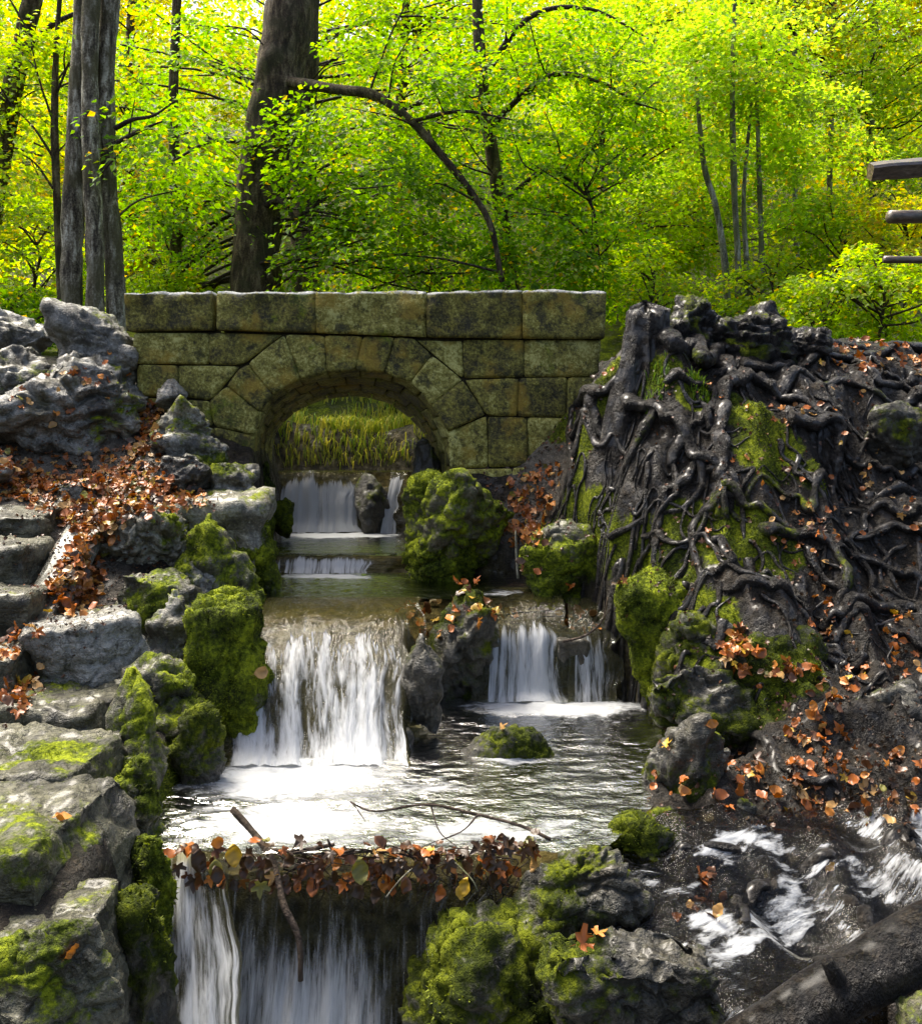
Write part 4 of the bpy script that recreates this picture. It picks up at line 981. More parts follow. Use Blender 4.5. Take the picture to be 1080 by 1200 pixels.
# ---------------------------------------------------------------- fallen log, twigs, railing
lg = tag(empty('fallen_log', tuple(W(990, 1150, 3.55))), 'thick dark wet log lying diagonally in the lower right corner', 'log')
V, q, t = tube([W(860, 1240, 3.45), W(930, 1195, 3.5), W(1000, 1150, 3.55), W(1090, 1100, 3.62), W(1180, 1060, 3.7)], [0.10, 0.105, 0.11, 0.12, 0.12], 28, 0.12, 9, per=14, nf=5)
build('trunk', V, np.vstack([tri(q), t]), M['log'], lg, attrs=dict(moss=0.05 + 0.3 * fbm(V * 3, 3, 44)))
V, q, t = tube([W(985, 1155, 3.5), W(975, 1138, 3.46), W(968, 1125, 3.45)], [0.04, 0.03, 0.022], 10, 0.3, 19, per=5)
build('branch_stub', V, np.vstack([tri(q), t]), M['log'], lg, attrs=dict(moss=np.zeros(len(V))))
def twig(label, lines, mat='twig', cat='twig', name='twig', group=None):
    root_ = None; B = Bag()
    for k2, (pts, r0, r1) in enumerate(lines):
        B.tube([W(*p) for p in pts], [r0, r1], 7, 0.35, 40 + k2, per=5, nf=30)
    V, Fc = B.get(); o = build(name, V, Fc, M[mat], origin=V.mean(0)); tag(o, label, cat, group); return o
twig('dark branch standing in the water curtain at the leaf dam', [([(272,948,4.6),(292,970,4.55),(312,996,4.47),(322,1015,4.38),(332,1060,4.26),(350,1100,4.2),(352,1150,4.15)], 0.017, 0.013), ([(312,996,4.47),(345,998,4.42),(392,990,4.40)], 0.010, 0.008), ([(390,998,4.4),(384,984,4.4)], 0.010, 0.004)], name='branch', cat='branch')
twig('thin forked twig arching over the pool above the leaf dam', [([(410,940,4.75),(440,951,4.7),(500,943,4.66),(560,955,4.6),(610,968,4.52),(645,984,4.45)], 0.004, 0.009), ([(505,945,4.66),(515,975,4.55),(535,992,4.45)], 0.004, 0.002), ([(560,955,4.6),(540,975,4.5),(500,990,4.42)], 0.005, 0.002), ([(412,940,4.75),(425,958,4.7),(428,963,4.68)], 0.003, 0.002)])
twig('yellow reed stem upright beside the mossy rounded rock', [([(607,678,7.3),(605,650,7.3),(604,622,7.3)], 0.010, 0.007)], 'bark_pale')
twig('bent dark twig over the narrow right fall', [([(660,752,6.8),(685,745,6.75),(705,728,6.75),(712,700,6.8)], 0.010, 0.005), ([(705,728,6.75),(716,712,6.7)], 0.005, 0.003)])
twig('thin twig hooked beside the black wet rock', [([(463,815,6.1),(470,795,6.1),(480,780,6.12),(490,800,6.1)], 0.008, 0.003)])
for i, (a, b, c, lb) in enumerate([((490,1012),(470,1030),(452,1052),'pale curled stem hanging from the leaf dam, left of the other'), ((530,1008),(552,1030),(560,1045),'straight pale stem hanging at the right of the leaf dam')]):
    twig(lb, [([(*a, 4.34), (*b, 4.28), (*c, 4.27)], 0.004, 0.003)], 'bark_pale')

rail = tag(empty('wooden_railing', tuple(W(1140, 430, 7.9))), 'dark wooden railing with three bars entering from the right edge', 'railing')
def square_beam(name, a, b, w, seed, parent, rotdeg=0, ns=4):
    """a sawn beam with eased edges: a, b end points"""
    a = np.array(a); b = np.array(b); n = 14
    prof = []
    e = 0.16
    for k2 in range(4):
        an = math.pi / 2 * k2 + math.pi / 4 + R(rotdeg)
        for da in (-e, e): prof.append((math.cos(an + da), math.sin(an + da)))
    prof = np.array(prof) * w * 0.7
    V = []
    for i in range(n):
        t = i / (n - 1); c = a + (b - a) * t
        sc = 0.93 if i in (0, n - 1) else 1.0
        for p in prof: V.append(c + np.array([0, p[0] * sc, p[1] * sc]))
    V = np.array(V); V = V + 0.006 * np.stack([fbm(V * 6, 3, seed), fbm(V * 6 + 5, 3, seed + 1), fbm(V * 6 + 9, 3, seed + 2)], -1)
    q = grid_faces(n, 8, True); V = np.vstack([V, V[:8].mean(0), V[-8:].mean(0) if False else V[(n - 1) * 8:n * 8].mean(0)])
    j = np.arange(8); c0 = np.stack([np.full(8, n * 8), j, (j + 1) % 8], -1); c1 = np.stack([np.full(8, n * 8 + 1), (n - 1) * 8 + (j + 1) % 8, (n - 1) * 8 + j], -1)
    Fc = np.vstack([tri(q), c0, c1]); N = vnormals(V, Fc)
    if ((V - V.mean(0)) * N).sum() < 0: Fc = Fc[:, ::-1]
    return build(name, V, Fc, M['rail'], parent, smooth=False)
square_beam('top_rail', W(1019, 201, 7.7), W(1240, 183, 8.1), 0.115, 1, rail, 28)
for nm, a, b, r_ in (('rail', W(1042, 254, 7.8), W(1240, 252, 8.2), 0.052), ('rail', W(1036, 304, 7.8), W(1240, 306, 8.2), 0.030)):
    V, q, t = tube([a, (a + b) / 2, b], [r_, r_ * 1.03, r_], 14, 0.06, 3, per=6, nf=4)
    build(nm, V, np.vstack([tri(q), t]), M['rail'], rail)
for px_, D_ in ((1125, 7.98), (1232, 8.15)):
    c = W(px_, 180, D_)
    V, q, t = tube([(c[0], c[1] + 0.09, float(Hz(c[0], c[1])) - 0.1), (c[0], c[1] + 0.09, 3.4), (c[0], c[1] + 0.09, c[2])], [0.075, 0.072, 0.07], 14, 0.06, 8, per=6, nf=4)
    build('post', V, np.vstack([tri(q), t]), M['rail'], rail)

# ---------------------------------------------------------------- leaves
def rot_frames(N, T):
    N = N / np.maximum(np.linalg.norm(N, axis=1, keepdims=True), 1e-9)
    T = T - N * (T * N).sum(1, keepdims=True); T /= np.maximum(np.linalg.norm(T, axis=1, keepdims=True), 1e-9)
    return np.cross(T, N), T, N
def scatter(tpl, tf, P, N, T, S, colr):
    A, B, C = rot_frames(N, T)
    V = P[:, None, :] + S[:, None, None] * (tpl[None, :, 0:1] * A[:, None, :] + tpl[None, :, 1:2] * B[:, None, :] + tpl[None, :, 2:3] * C[:, None, :])
    n, k2 = len(P), len(tpl)
    Fc = (tf[None] + (np.arange(n) * k2)[:, None, None]).reshape(-1, tf.shape[1])
    return V.reshape(-1, 3), Fc, np.repeat(colr, k2, 0)
LT = np.array([(0, 0, 0), (-0.36, 0.42, 0.10), (0, 1.0, -0.08), (0.36, 0.42, 0.10)]); LF = np.array([(0, 3, 2), (0, 2, 1)])
PAL = {  # leaf colours (linear)
 'green': [(0.085,0.175,0.008),(0.125,0.235,0.010),(0.175,0.29,0.012),(0.27,0.36,0.014)],
 'deep': [(0.030,0.075,0.006),(0.050,0.115,0.008),(0.08,0.17,0.010),(0.13,0.23,0.012)],
 'lime': [(0.16,0.26,0.009),(0.23,0.34,0.011),(0.30,0.39,0.013),(0.40,0.41,0.015)],
 'sunny': [(0.19,0.31,0.015),(0.26,0.39,0.022),(0.34,0.44,0.030),(0.45,0.45,0.040)],
 'gold': [(0.20,0.28,0.008),(0.32,0.36,0.010),(0.42,0.38,0.014),(0.50,0.33,0.018)],
}
def pick(pal, n, r, spread=1.0, yellow=0.04):
    c = np.array(PAL[pal])[np.clip((r.normal(1.4, 0.9 * spread, n)).round().astype(int), 0, 3)]
    y = r.random(n) < yellow; c[y] = np.array([(0.55, 0.36, 0.015)]) * r.uniform(0.7, 1.1, (y.sum(), 1))
    return c * r.uniform(0.82, 1.18, (n, 1))
def sprays(centers, out, r, per=(60, 130), rad=(0.35, 0.75), size=(0.06, 0.10), pal='green', flat=0.5, yellow=0.04):
    P, N, T, S, C = [], [], [], [], []
    for c, o in zip(centers, out):
        m = int(r.integers(*per) * 1.15); R_ = r.uniform(*rad); th = r.uniform(0, 2 * math.pi, m); q = np.sqrt(r.random(m)) * R_
        n = np.array([0, 0, 1.0]) + o * 0.45 + r.normal(0, 0.15, 3); n /= np.linalg.norm(n)
        a = np.cross(n, r.normal(0, 1, 3)); a /= np.linalg.norm(a); b = np.cross(n, a)
        el = r.uniform(0.5, 1.0)
        p = c + (q * np.cos(th))[:, None] * a + (q * np.sin(th) * el)[:, None] * b + n * (r.normal(0, flat * 0.22, m) * R_)[:, None]
        p[:, 2] -= 0.30 * q ** 2 / R_
        P.append(p); N.append(n + r.normal(0, 0.42, (m, 3))); d = p - c; d[:, 2] -= 0.25 * R_; T.append(d + r.normal(0, 0.35 * R_, (m, 3)))
        S.append(r.uniform(*size, m) * 0.88); C.append(pick(pal, m, r, 1.0, yellow) * r.uniform(0.8, 1.2))
    return np.vstack(P), np.vstack(N), np.vstack(T), np.concatenate(S), np.vstack(C)
CNT = {'leaf': 0}
def tree(name, label, trunks, crowns, bark, seed, cat='tree', group='trees behind the bridge', limbs=(), pal='green', size=(0.06, 0.10), rad=(0.35, 0.75), per=(60, 130), yellow=0.04, ns=14, twigs=True):
    """trunks: [(pixel path with distance, radii)], crowns: [(px, py, D, rx, ry, rz, sprays)]"""
    r = np.random.default_rng(seed)
    first = np.array([W(*p) for p in trunks[0][0]])
    base = first[0].copy(); base[2] = float(Hz(base[0], base[1]))
    o = tag(empty(name, tuple(base)), label, cat, group)
    axes = []
    for pts, rad_ in trunks:
        P = np.array([W(*p) for p in pts]); g = P[0].copy(); g[2] = min(float(Hz(g[0], g[1])), g[2]) - 0.15
        P = np.vstack([g, P]); rd = [rad_[0] * 1.35] + list(rad_)
        V, q, t = tube(P, rd, ns, 0.22, seed, per=10, nf=3.2)
        build('trunk', V, np.vstack([tri(q), t]), M[bark], o); axes.append(catmull(P, 10))
    for pts, r0, r1 in limbs:
        V, q, t = tube([W(*p) for p in pts], [r0, r1], 8, 0.2, seed + 3, per=7, nf=5)
        build('limb', V, np.vstack([tri(q), t]), M[bark if r0 > 0.06 else 'twig'], o); axes.append(catmull([W(*p) for p in pts], 6))
    if crowns:
        cs, ou, = [], []
        for px, py, D, rx, ry, rz, n in crowns:
            c = W(px, py, D); d = r.normal(0, 1, (n, 3)); d /= np.linalg.norm(d, axis=1, keepdims=True)
            q = r.uniform(0.35, 1.0, (n, 1)) ** 0.6
            cs.append(c + d * q * np.array([rx, ry, rz])); ou.append(d)
        cs = np.vstack(cs); ou = np.vstack(ou)
        ok = cs[:, 2] > Hz(cs[:, 0], cs[:, 1]) + 0.05; cs, ou = cs[ok], ou[ok]
        A = np.vstack(axes)
        if twigs:
            B = Bag()
            for c in cs[::2]:
                d = np.linalg.norm((A - c) * np.array([1, 1, 1.6]) + np.array([0, 0, 0.6]), axis=1); a = A[d.argmin()]
                if np.linalg.norm(a - c) > 4.0: continue
                L = np.linalg.norm(a - c); mid = (a + c) / 2 + r.normal(0, 0.08 * L, 3) + [0, 0, 0.06 * L]
                B.tube([a, mid, c, c + (c - mid) * 0.35], [0.010 + 0.006 * L, 0.004], 4, 0, 0, per=4)
            if B.n: V, Fc = B.get(); build('branches', V, Fc, M['twig'], o)['kind'] = 'stuff'
        V, Fc, C = scatter(LT, LF, *sprays(cs, ou, r, per, rad, size, pal, yellow=yellow))
        CNT['leaf'] += len(Fc) // 2
        cr = build('crown', V, Fc, M['leaf'], o, smooth=False, colr=C); cr['kind'] = 'stuff'
    return o

# ---------------------------------------------------------------- trees
tree('beech_tree', 'three grey lichened trunks growing close together left of the bridge', [
   ([(84,400,10.8),(84,300,10.8),(88,190,10.8),(94,80,10.8),(98,0,10.8),(100,-150,10.8)], [0.125,0.115,0.11,0.11,0.105,0.09]),
   ([(111,400,10.6),(111,290,10.6),(107,180,10.65),(105,60,10.7),(108,-20,10.7),(110,-160,10.7)], [0.105,0.095,0.09,0.09,0.095,0.09]),
   ([(137,400,10.9),(133,300,10.9),(126,200,10.9),(124,80,10.9),(129,0,10.9),(136,-160,10.9)], [0.115,0.10,0.095,0.095,0.10,0.09])],
   [(190,170,11.0,0.5,0.6,0.9,8)], 'bark_grey', 21, pal='green', size=(0.07,0.12), ns=22,
   limbs=[([(135,150,10.7),(155,140,10.6),(180,135,10.6),(205,118,10.6)], 0.03, 0.01), ([(130,170,10.7),(170,150,10.8),(190,142,10.8)], 0.03, 0.01)])
tree('young_tree', 'slim dark sapling with fanned branches left of the triple trunk', [([(74,385,11.6),(68,260,11.6),(64,150,11.6),(66,60,11.6),(74,-60,11.6)], [0.055,0.05,0.045,0.035,0.02])],
   [(30,120,11.6,0.9,0.9,1.6,26)], 'bark_dark', 22, pal='lime', limbs=[([(66,190,11.6),(40,150,11.5),(15,125,11.5)], 0.02, 0.006), ([(65,150,11.6),(45,90,11.5),(35,40,11.5)], 0.018, 0.006), ([(66,110,11.6),(85,60,11.5),(90,20,11.5)], 0.016, 0.005), ([(68,230,11.6),(40,190,11.5),(10,175,11.4)], 0.018, 0.005)])
tree('beech_tree', 'leaning trunk at the upper left corner', [([(-40,400,12.4),(-15,270,12.3),(2,170,12.2),(22,70,12.1),(44,-30,12.0),(60,-160,12.0)], [0.17,0.15,0.14,0.12,0.11,0.09])],
   [(-10,60,12.3,1.2,1.0,2.4,34)], 'bark_dark', 23, pal='lime', size=(0.07,0.11), limbs=[([(22,70,12.1),(60,30,12),(110,5,11.9),(140,-20,11.9)], 0.04, 0.015)])
tree('old_beech', 'thick brown trunk half hidden by leaves behind the bridge', [([(299,380,13.0),(301,290,13.0),(305,220,13.0),(320,120,13.0),(335,40,13.0),(346,-60,13.0),(352,-220,13.0)], [0.33,0.31,0.30,0.32,0.31,0.29,0.24])],
   [(215,150,12.9,1.0,0.6,1.7,20), (440,160,12.1,1.2,0.8,1.6,42), (340,150,12.2,0.5,0.5,0.5,4)], 'bark_dark', 24, pal='green', size=(0.07,0.115), ns=26,
   limbs=[([(335,95,12.8),(390,104,12.3),(440,112,12.1),(482,142,12.0),(520,185,12.0),(552,225,12.0),(575,265,12.0),(588,330,12.0)], 0.075, 0.03),
          ([(310,240,12.8),(330,235,12.5),(345,255,12.3),(362,246,12.2)], 0.06, 0.02), ([(482,142,12.0),(540,130,11.8),(600,140,11.8)], 0.03, 0.01), ([(310,170,12.8),(250,165,12.3),(200,190,12)], 0.045, 0.012)])
tree('beech_tree', 'second brown trunk just right of the thick one', [([(357,380,15.5),(357,280,15.5),(356,180,15.5),(358,80,15.5),(362,-60,15.5)], [0.24,0.22,0.21,0.20,0.16])],
   [(210,110,14.6,1.6,1.2,2.8,40), (520,100,15.2,2.0,1.2,2.4,44), (380,-300,16.5,3.0,2.0,2.0,24)], 'bark_dark', 25, pal='green', size=(0.08,0.12))
tree('maple_tree', 'dark slender maple behind the right half of the parapet', [([(601,380,13.6),(596,300,13.6),(586,240,13.6),(572,150,13.6),(562,60,13.6),(556,-80,13.6)], [0.12,0.11,0.10,0.095,0.085,0.06])],
   [(600,160,12.9,1.7,0.9,1.9,58), (690,110,13.2,1.2,0.9,1.6,34), (640,300,12.6,1.3,0.7,0.6,22), (590,-360,13.5,3.0,2.6,2.4,30)], 'bark_dark', 26, pal='green', size=(0.07,0.11),
   limbs=[([(572,150,13.6),(640,90,13.2),(700,95,13.0),(745,120,12.9)], 0.05, 0.015), ([(586,240,13.6),(640,200,13.2),(690,235,12.9),(702,300,12.8)], 0.04, 0.012), ([(566,90,13.6),(620,20,13.2),(690,10,13.1),(760,45,13.0)], 0.05, 0.012)])
tree('maple_tree', 'leafy maple whose low boughs hang over the left parapet', [([(205,390,14.2),(206,250,14.2),(203,120,14.2),(210,-60,14.2)], [0.10,0.085,0.075,0.06])],
   [(200,250,13.6,0.8,0.8,1.1,24), (430,290,12.6,1.1,0.8,0.6,22), (470,230,12.6,0.9,0.7,0.8,24)], 'bark_dark', 27, pal='green', size=(0.065,0.105))
for i, (pts, rd, lb, cr) in enumerate([
   ([(853,380,13.6),(848,300,13.6),(838,240,13.6),(824,190,13.6),(815,90,13.6)], [0.05,0.045,0.042,0.036,0.025], 'leftmost of the slender saplings behind the stump', [(815,110,13.7,0.9,0.7,1.3,22), (800,200,14.6,0.9,0.6,0.7,14)]),
   ([(865,380,13.8),(864,300,13.8),(860,220,13.8),(858,100,13.8),(862,-40,13.8)], [0.05,0.045,0.042,0.036,0.025], 'straight slender sapling right of the leftmost one behind the stump', [(862,50,13.8,0.9,0.7,1.1,24), (790,20,15.0,1.2,0.8,1.0,24)]),
   ([(877,380,14),(874,300,14),(871,230,14),(880,120,14)], [0.04,0.034,0.03,0.018], 'thin short sapling in the middle of the slender group behind the stump', [(890,150,14.2,0.6,0.6,0.8,14), (930,240,14.6,0.9,0.6,0.6,16)]),
   ([(893,380,14.2),(892,300,14.2),(889,200,14.2),(885,60,14.2)], [0.045,0.04,0.034,0.025], 'rightmost of the slender saplings behind the stump', [(905,90,14.4,0.9,0.8,1.2,24), (960,150,15.0,1.0,0.8,1.0,22)])]):
    tree('sapling', lb, [(pts, rd)], cr, 'bark_pale', 30 + i, group='slender saplings behind the stump', pal='sunny', size=(0.07,0.11), twigs=False)
tree('birch_tree', 'tall pale thin trunk in the right background', [([(935,390,19),(932,250,19),(930,120,19),(932,-40,19)], [0.06,0.055,0.05,0.04])], [(960,40,18.6,2.0,1.4,2.2,60), (760,40,18,1.8,1.3,1.8,60)], 'bark_pale', 41, pal='sunny', size=(0.08,0.13))
tree('birch_tree', 'pale trunk behind the tip of the top rail', [([(1022,390,20),(1022,260,20),(1020,150,20),(1028,-40,20)], [0.09,0.085,0.08,0.06])], [(1060,130,18.8,1.6,1.4,2.4,60)], 'bark_pale', 42, pal='sunny', size=(0.08,0.13))
tree('birch_tree', 'pale thin trunk left of the top rail', [([(972,390,21),(971,260,21),(974,120,21),(978,-40,21)], [0.07,0.065,0.06,0.045])], [(1000,-20,20,2.2,1.6,1.6,60), (850,-20,20,2.4,1.6,1.4,50)], 'bark_pale', 43, pal='gold', size=(0.09,0.14))
tree('birch_tree', 'slim grey trunk seen between the maple and the saplings', [([(715,390,18),(712,250,18),(700,120,18),(704,-40,18)], [0.075,0.07,0.06,0.05])], [(730,190,16.5,1.8,1.2,1.6,60), (790,260,15.5,1.4,1.0,0.9,40)], 'bark_grey', 44, pal='lime', size=(0.08,0.12))
tree('hornbeam', 'golden tree glowing behind the triple trunk', [([(165,390,20),(160,250,20),(150,100,20),(160,-60,20)], [0.12,0.11,0.10,0.08])], [(160,120,18.5,2.2,1.5,3.2,90), (20,200,17.5,1.8,1.4,2.4,60)], 'bark_dark', 45, pal='gold', size=(0.09,0.14))
tree('hornbeam', 'yellow green tree between the thick trunk and the maple', [([(470,390,20),(465,250,20),(470,100,20),(480,-60,20)], [0.12,0.11,0.10,0.08])], [(460,60,19,2.8,1.5,2.8,90), (660,60,19.5,2.4,1.5,2.6,70)], 'bark_dark', 46, pal='lime', size=(0.09,0.14))
# shrubs of the understorey
SH = [(1030,350,11.5,0.9,0.7,0.7,40,'lime','light green bush below the railing'), (960,370,12.0,0.8,0.7,0.6,34,'lime','light green bush right of the stump'),
      (900,345,13.5,0.8,0.7,0.6,30,'lime','leafy bush behind the broken stump wall'), (1060,290,13.5,1.0,0.8,0.9,40,'gold','yellowish bush behind the two lower rails'),
      (980,290,14.5,1.1,0.8,0.8,40,'lime','tall bush left of the two lower rails'), (760,330,14.0,0.9,0.7,0.6,30,'lime','bush behind the right end of the parapet'),
      (40,300,12.6,1.0,0.8,1.0,40,'lime','green bush at the left edge behind the boulders'), (190,330,13.5,0.7,0.6,0.5,24,'lime','low bush behind the left end of the parapet'),
      (500,320,14.5,1.6,0.8,0.6,34,'lime','low bush behind the middle of the parapet'), (10,370,11.2,0.6,0.5,0.4,20,'green','low bush right behind the boulders at the left edge')]
for i, (px, py, D, rx, ry, rz, n, pal, lb) in enumerate(SH):
    tree('shrub', lb, [([(px, py + 40, D), (px + 6, py, D), (px - 4, py - 30, D)], [0.02, 0.015, 0.008])], [(px, py, D, rx, ry, rz, n)], 'twig', 60 + i, cat='bush', group='bushes of the understorey', pal=pal, size=(0.06, 0.10), rad=(0.25, 0.5), ns=6)
# the wood on the hillside beyond: one mass of leaves
def far_wood():
    r = np.random.default_rng(99); cs = []; pals = ['lime', 'gold', 'sunny', 'lime', 'gold', 'sunny']
    PP = [[], [], [], [], []]
    for k2 in range(720):
        y = r.uniform(21, 44); ww = 0.56 if k2 < 600 else 0.95; x = r.uniform(-ww * y, ww * y); x = x if k2 < 600 else math.copysign(max(abs(x), 0.5 * y), x); g = float(Hz(x, y)); top = CZ + (0.47 if (k2 < 430 or k2 >= 600) else 0.95) * y
        z = r.uniform(g + 0.3 if (k2 < 430 or k2 >= 600) else CZ + 0.45 * y, max(top + 1, g + 3))
        c = np.array([[x, y, z]]) + r.normal(0, 1, (5, 3)) * [1.0, 0.8, 0.6]
        q = sprays(c, r.normal(0, 0.6, (5, 3)), r, (35, 60), (0.6, 1.2), (0.13, 0.22), pals[int(r.integers(0, 6))], 0.8, 0.05)
        for a, b in zip(PP, q): a.append(b)
    V, Fc, C = scatter(LT, LF, np.vstack(PP[0]), np.vstack(PP[1]), np.vstack(PP[2]), np.concatenate(PP[3]), np.vstack(PP[4]))
    o = build('far_woodland', V, Fc, M['leaf'], smooth=False, colr=C)
    tag(o, 'sunlit yellow green foliage of the wooded hillside beyond the trees', 'woodland', kind='stuff')
far_wood()

# ---------------------------------------------------------------- grass
def blades(P, h, colA, colB, r, wdt=0.006, lean=0.5):
    n = len(P); th = r.uniform(0, 2 * math.pi, n); d = np.stack([np.cos(th), np.sin(th), 0 * th], -1); ln = r.uniform(0.2, 1, n)[:, None] * lean
    hh = (h * r.uniform(0.5, 1.2, n))[:, None]; s = np.stack([-np.sin(th), np.cos(th), 0 * th], -1) * wdt
    up = np.array([[0, 0, 1.0]])
    p1 = P + up * hh * 0.55 + d * hh * ln * 0.3; p2 = P + up * hh * (0.9 - 0.35 * ln) + d * hh * ln
    V = np.stack([P - s, P + s, p1 + s * 0.8, p1 - s * 0.8, p2], 1).reshape(-1, 3)
    tf = np.array([(0, 1, 2), (0, 2, 3), (3, 2, 4)]); Fc = (tf[None] + (np.arange(n) * 5)[:, None, None]).reshape(-1, 3)
    t = r.random((n, 1)); c = (np.array(colA) * (1 - t) + np.array(colB) * t) * r.uniform(0.7, 1.3, (n, 1))
    return V, Fc, np.repeat(c, 5, 0)
r = np.random.default_rng(5)
n = 16000; x = r.uniform(-2.6, 0.8, n); y = r.uniform(10.42, 13.2, n)
kp = (vnoise(np.stack([x * 3, y * 3, 0 * x], -1), 4) + r.random(n) > 0.35); x, y = x[kp], y[kp]
V, Fc, C = blades(np.stack([x, y, Hz(x, y) - 0.01], -1), 0.20, (0.15, 0.26, 0.015), (0.50, 0.44, 0.06), r, 0.007, 0.9)
tag(build('grass', V, Fc, M['grass'], smooth=False, colr=C), 'long sunlit grass on the bank seen through the arch', 'grass', kind='stuff')
for px, py, rad_, n, lb in ((818, 458, 0.09, 160, 'small tuft of bright grass among the roots of the stump'), (770, 452, 0.10, 110, 'short grass on the moss at the front of the stump')):
    c = hit(px, py); a = r.uniform(0, 2 * math.pi, n); q = np.sqrt(r.random(n)) * rad_; P = np.stack([c[0] + q * np.cos(a), c[1] + q * np.sin(a), 0 * a], -1); P[:, 2] = Hz(P[:, 0], P[:, 1])
    V, Fc, C = blades(P, 0.10, (0.08, 0.17, 0.01), (0.2, 0.3, 0.02), r, 0.004, 0.9)
    tag(build('grass_tuft', V, Fc, M['grass'], smooth=False, colr=C, origin=c), lb, 'grass', kind='stuff')

# ---------------------------------------------------------------- what things can lie on
allV, allF, nn = [gv], [tri(gf)], len(gv)
sel = (np.abs(gv[allF[0][:, 0], 0]) < 4.2) & (gv[allF[0][:, 0], 1] > 2.8) & (gv[allF[0][:, 0], 1] < 10)
allF[0] = allF[0][sel]
for o, V, Fc, ms in ROCKS: allV.append(V); allF.append(Fc + nn); nn += len(V)
for V, Fc in ROOTV: allV.append(V); allF.append(Fc + nn); nn += len(V)
bvh = BVHTree.FromPolygons(np.vstack(allV).tolist(), np.vstack(allF).tolist(), all_triangles=True)
def drop(x, y, z0=6.0):
    h = bvh.ray_cast(Vector((x, y, z0)), Vector((0, 0, -1)))
    return (np.array(h[0]), np.array(h[1])) if h[0] is not None else (None, None)
def look(px, py):
    d = Vector(W(px, py, 1.0) - np.array([0, 0, CZ])).normalized(); h = bvh.ray_cast(Vector((0, 0, CZ)), d)
    if h[0] is None: return None, None
    nrm = np.array(h[1]); nrm = -nrm if nrm @ np.array(d) > 0 else nrm
    return np.array(h[0]), nrm
def inpoly(x, y, P):
    c = False; j = len(P) - 1
    for i in range(len(P)):
        if (P[i][1] > y) != (P[j][1] > y) and x < (P[j][0] - P[i][0]) * (y - P[i][1]) / (P[j][1] - P[i][1]) + P[i][0]: c = not c
        j = i
    return c

# ---------------------------------------------------------------- fallen leaves
def leaf_tpl(r, curl, fold, lobes=0):
    """a dry leaf: toothed oval with a raised rib, or a five-pointed maple leaf"""
    def zz(x, y): return curl * (y - 0.45) ** 2 + fold * abs(x) + 0.07 * math.sin(11 * x + 7 * y + curl * 20) + 0.05 * math.sin(17 * y - 9 * x)
    if lobes:
        pol = [(-90, 0.10), (-62, 0.30), (-30, 0.44), (-12, 0.30), (12, 0.56), (30, 0.56), (44, 0.30), (70, 0.42), (90, 0.66), (110, 0.42), (136, 0.30), (150, 0.56), (168, 0.56), (192, 0.30), (210, 0.44), (242, 0.30)]
        V = [(0, 0.36, zz(0, 0.36))]
        for a, q in pol:
            q *= r.uniform(0.88, 1.12); x, y = q * math.cos(R(a)), 0.36 + q * math.sin(R(a)); V.append((x, y, zz(x, y)))
        n = len(pol); Fc = [(0, 1 + i, 1 + (i + 1) % n) for i in range(n)]
    else:
        ys = [0.0, 0.08, 0.2, 0.34, 0.5, 0.66, 0.8, 0.92, 1.0]; ws = [0.0, 0.16, 0.27, 0.335, 0.345, 0.30, 0.21, 0.09, 0.0]
        V = [(0, 0, 0)]
        for y, w in list(zip(ys, ws))[1:-1]:
            for sd in (-1, 0, 1):
                xx = sd * w * r.uniform(0.92, 1.08); V.append((xx, y + (0.03 if sd else 0), zz(xx, y)))
        V.append((0, 1.0, zz(0, 1.0))); Fc = [(0, 2, 1), (0, 3, 2)]
        for k2 in range(6):
            a = 1 + 3 * k2; b = a + 3
            Fc += [(a, a + 1, b + 1), (a, b + 1, b), (a + 1, a + 2, b + 2), (a + 1, b + 2, b + 1)]
        e = len(V) - 1; Fc += [(e - 3, e - 2, e), (e - 2, e - 1, e)]
    i = len(V); V += [(-0.012, 0.02, 0), (0.012, 0.02, 0), (0.03, -0.28, 0.05)]; Fc.append((i, i + 1, i + 2))
    return np.array(V), np.array(Fc)
r = np.random.default_rng(15)
TPL = [leaf_tpl(r, r.uniform(-0.6, 0.9), r.uniform(-0.5, 0.6), k2 % 3 == 2) for k2 in range(9)]
BROWN = np.array([(0.20,0.055,0.012),(0.30,0.09,0.015),(0.13,0.045,0.014),(0.40,0.17,0.04),(0.45,0.26,0.09),(0.09,0.035,0.014),(0.34,0.12,0.02),(0.50,0.30,0.03)])
def colour(r, p=None): return BROWN[r.choice(8, p=p)] * r.uniform(0.7, 1.2)
LEAFMESH = {}
def leaf_obj(P, N, T, S, ti, ci, label, group, name='fallen_leaf'):
    key = (ti, ci)
    if key not in LEAFMESH:
        tp, tf = TPL[ti]; c = np.array(LEAFCOL[ci]); cc = np.repeat(c[None], len(tp), 0) * np.random.default_rng(ti + 10 * ci).uniform(0.75, 1.2, (len(tp), 1))
        LEAFMESH[key] = mesh_data('fallen_leaf', tp, tf, M['litter'], smooth=True, colr=cc)
    o = bpy.data.objects.new(name, LEAFMESH[key]); col.objects.link(o)
    A, B, C = rot_frames(np.array([N]), np.array([T]))
    from mathutils import Matrix
    m = Matrix((A[0], B[0], C[0])).transposed().to_4x4(); m = Matrix.Translation(Vector(P)) @ m @ Matrix.Scale(S, 4)
    o.matrix_world = m; tag(o, label, 'leaf', group); return o
LEAFCOL = [(0.27,0.082,0.013),(0.40,0.155,0.028),(0.085,0.034,0.012),(0.40,0.23,0.075),(0.29,0.085,0.014),(0.42,0.26,0.025),(0.045,0.024,0.009),(0.14,0.13,0.02)]
LIT = [[], [], [], [], []]
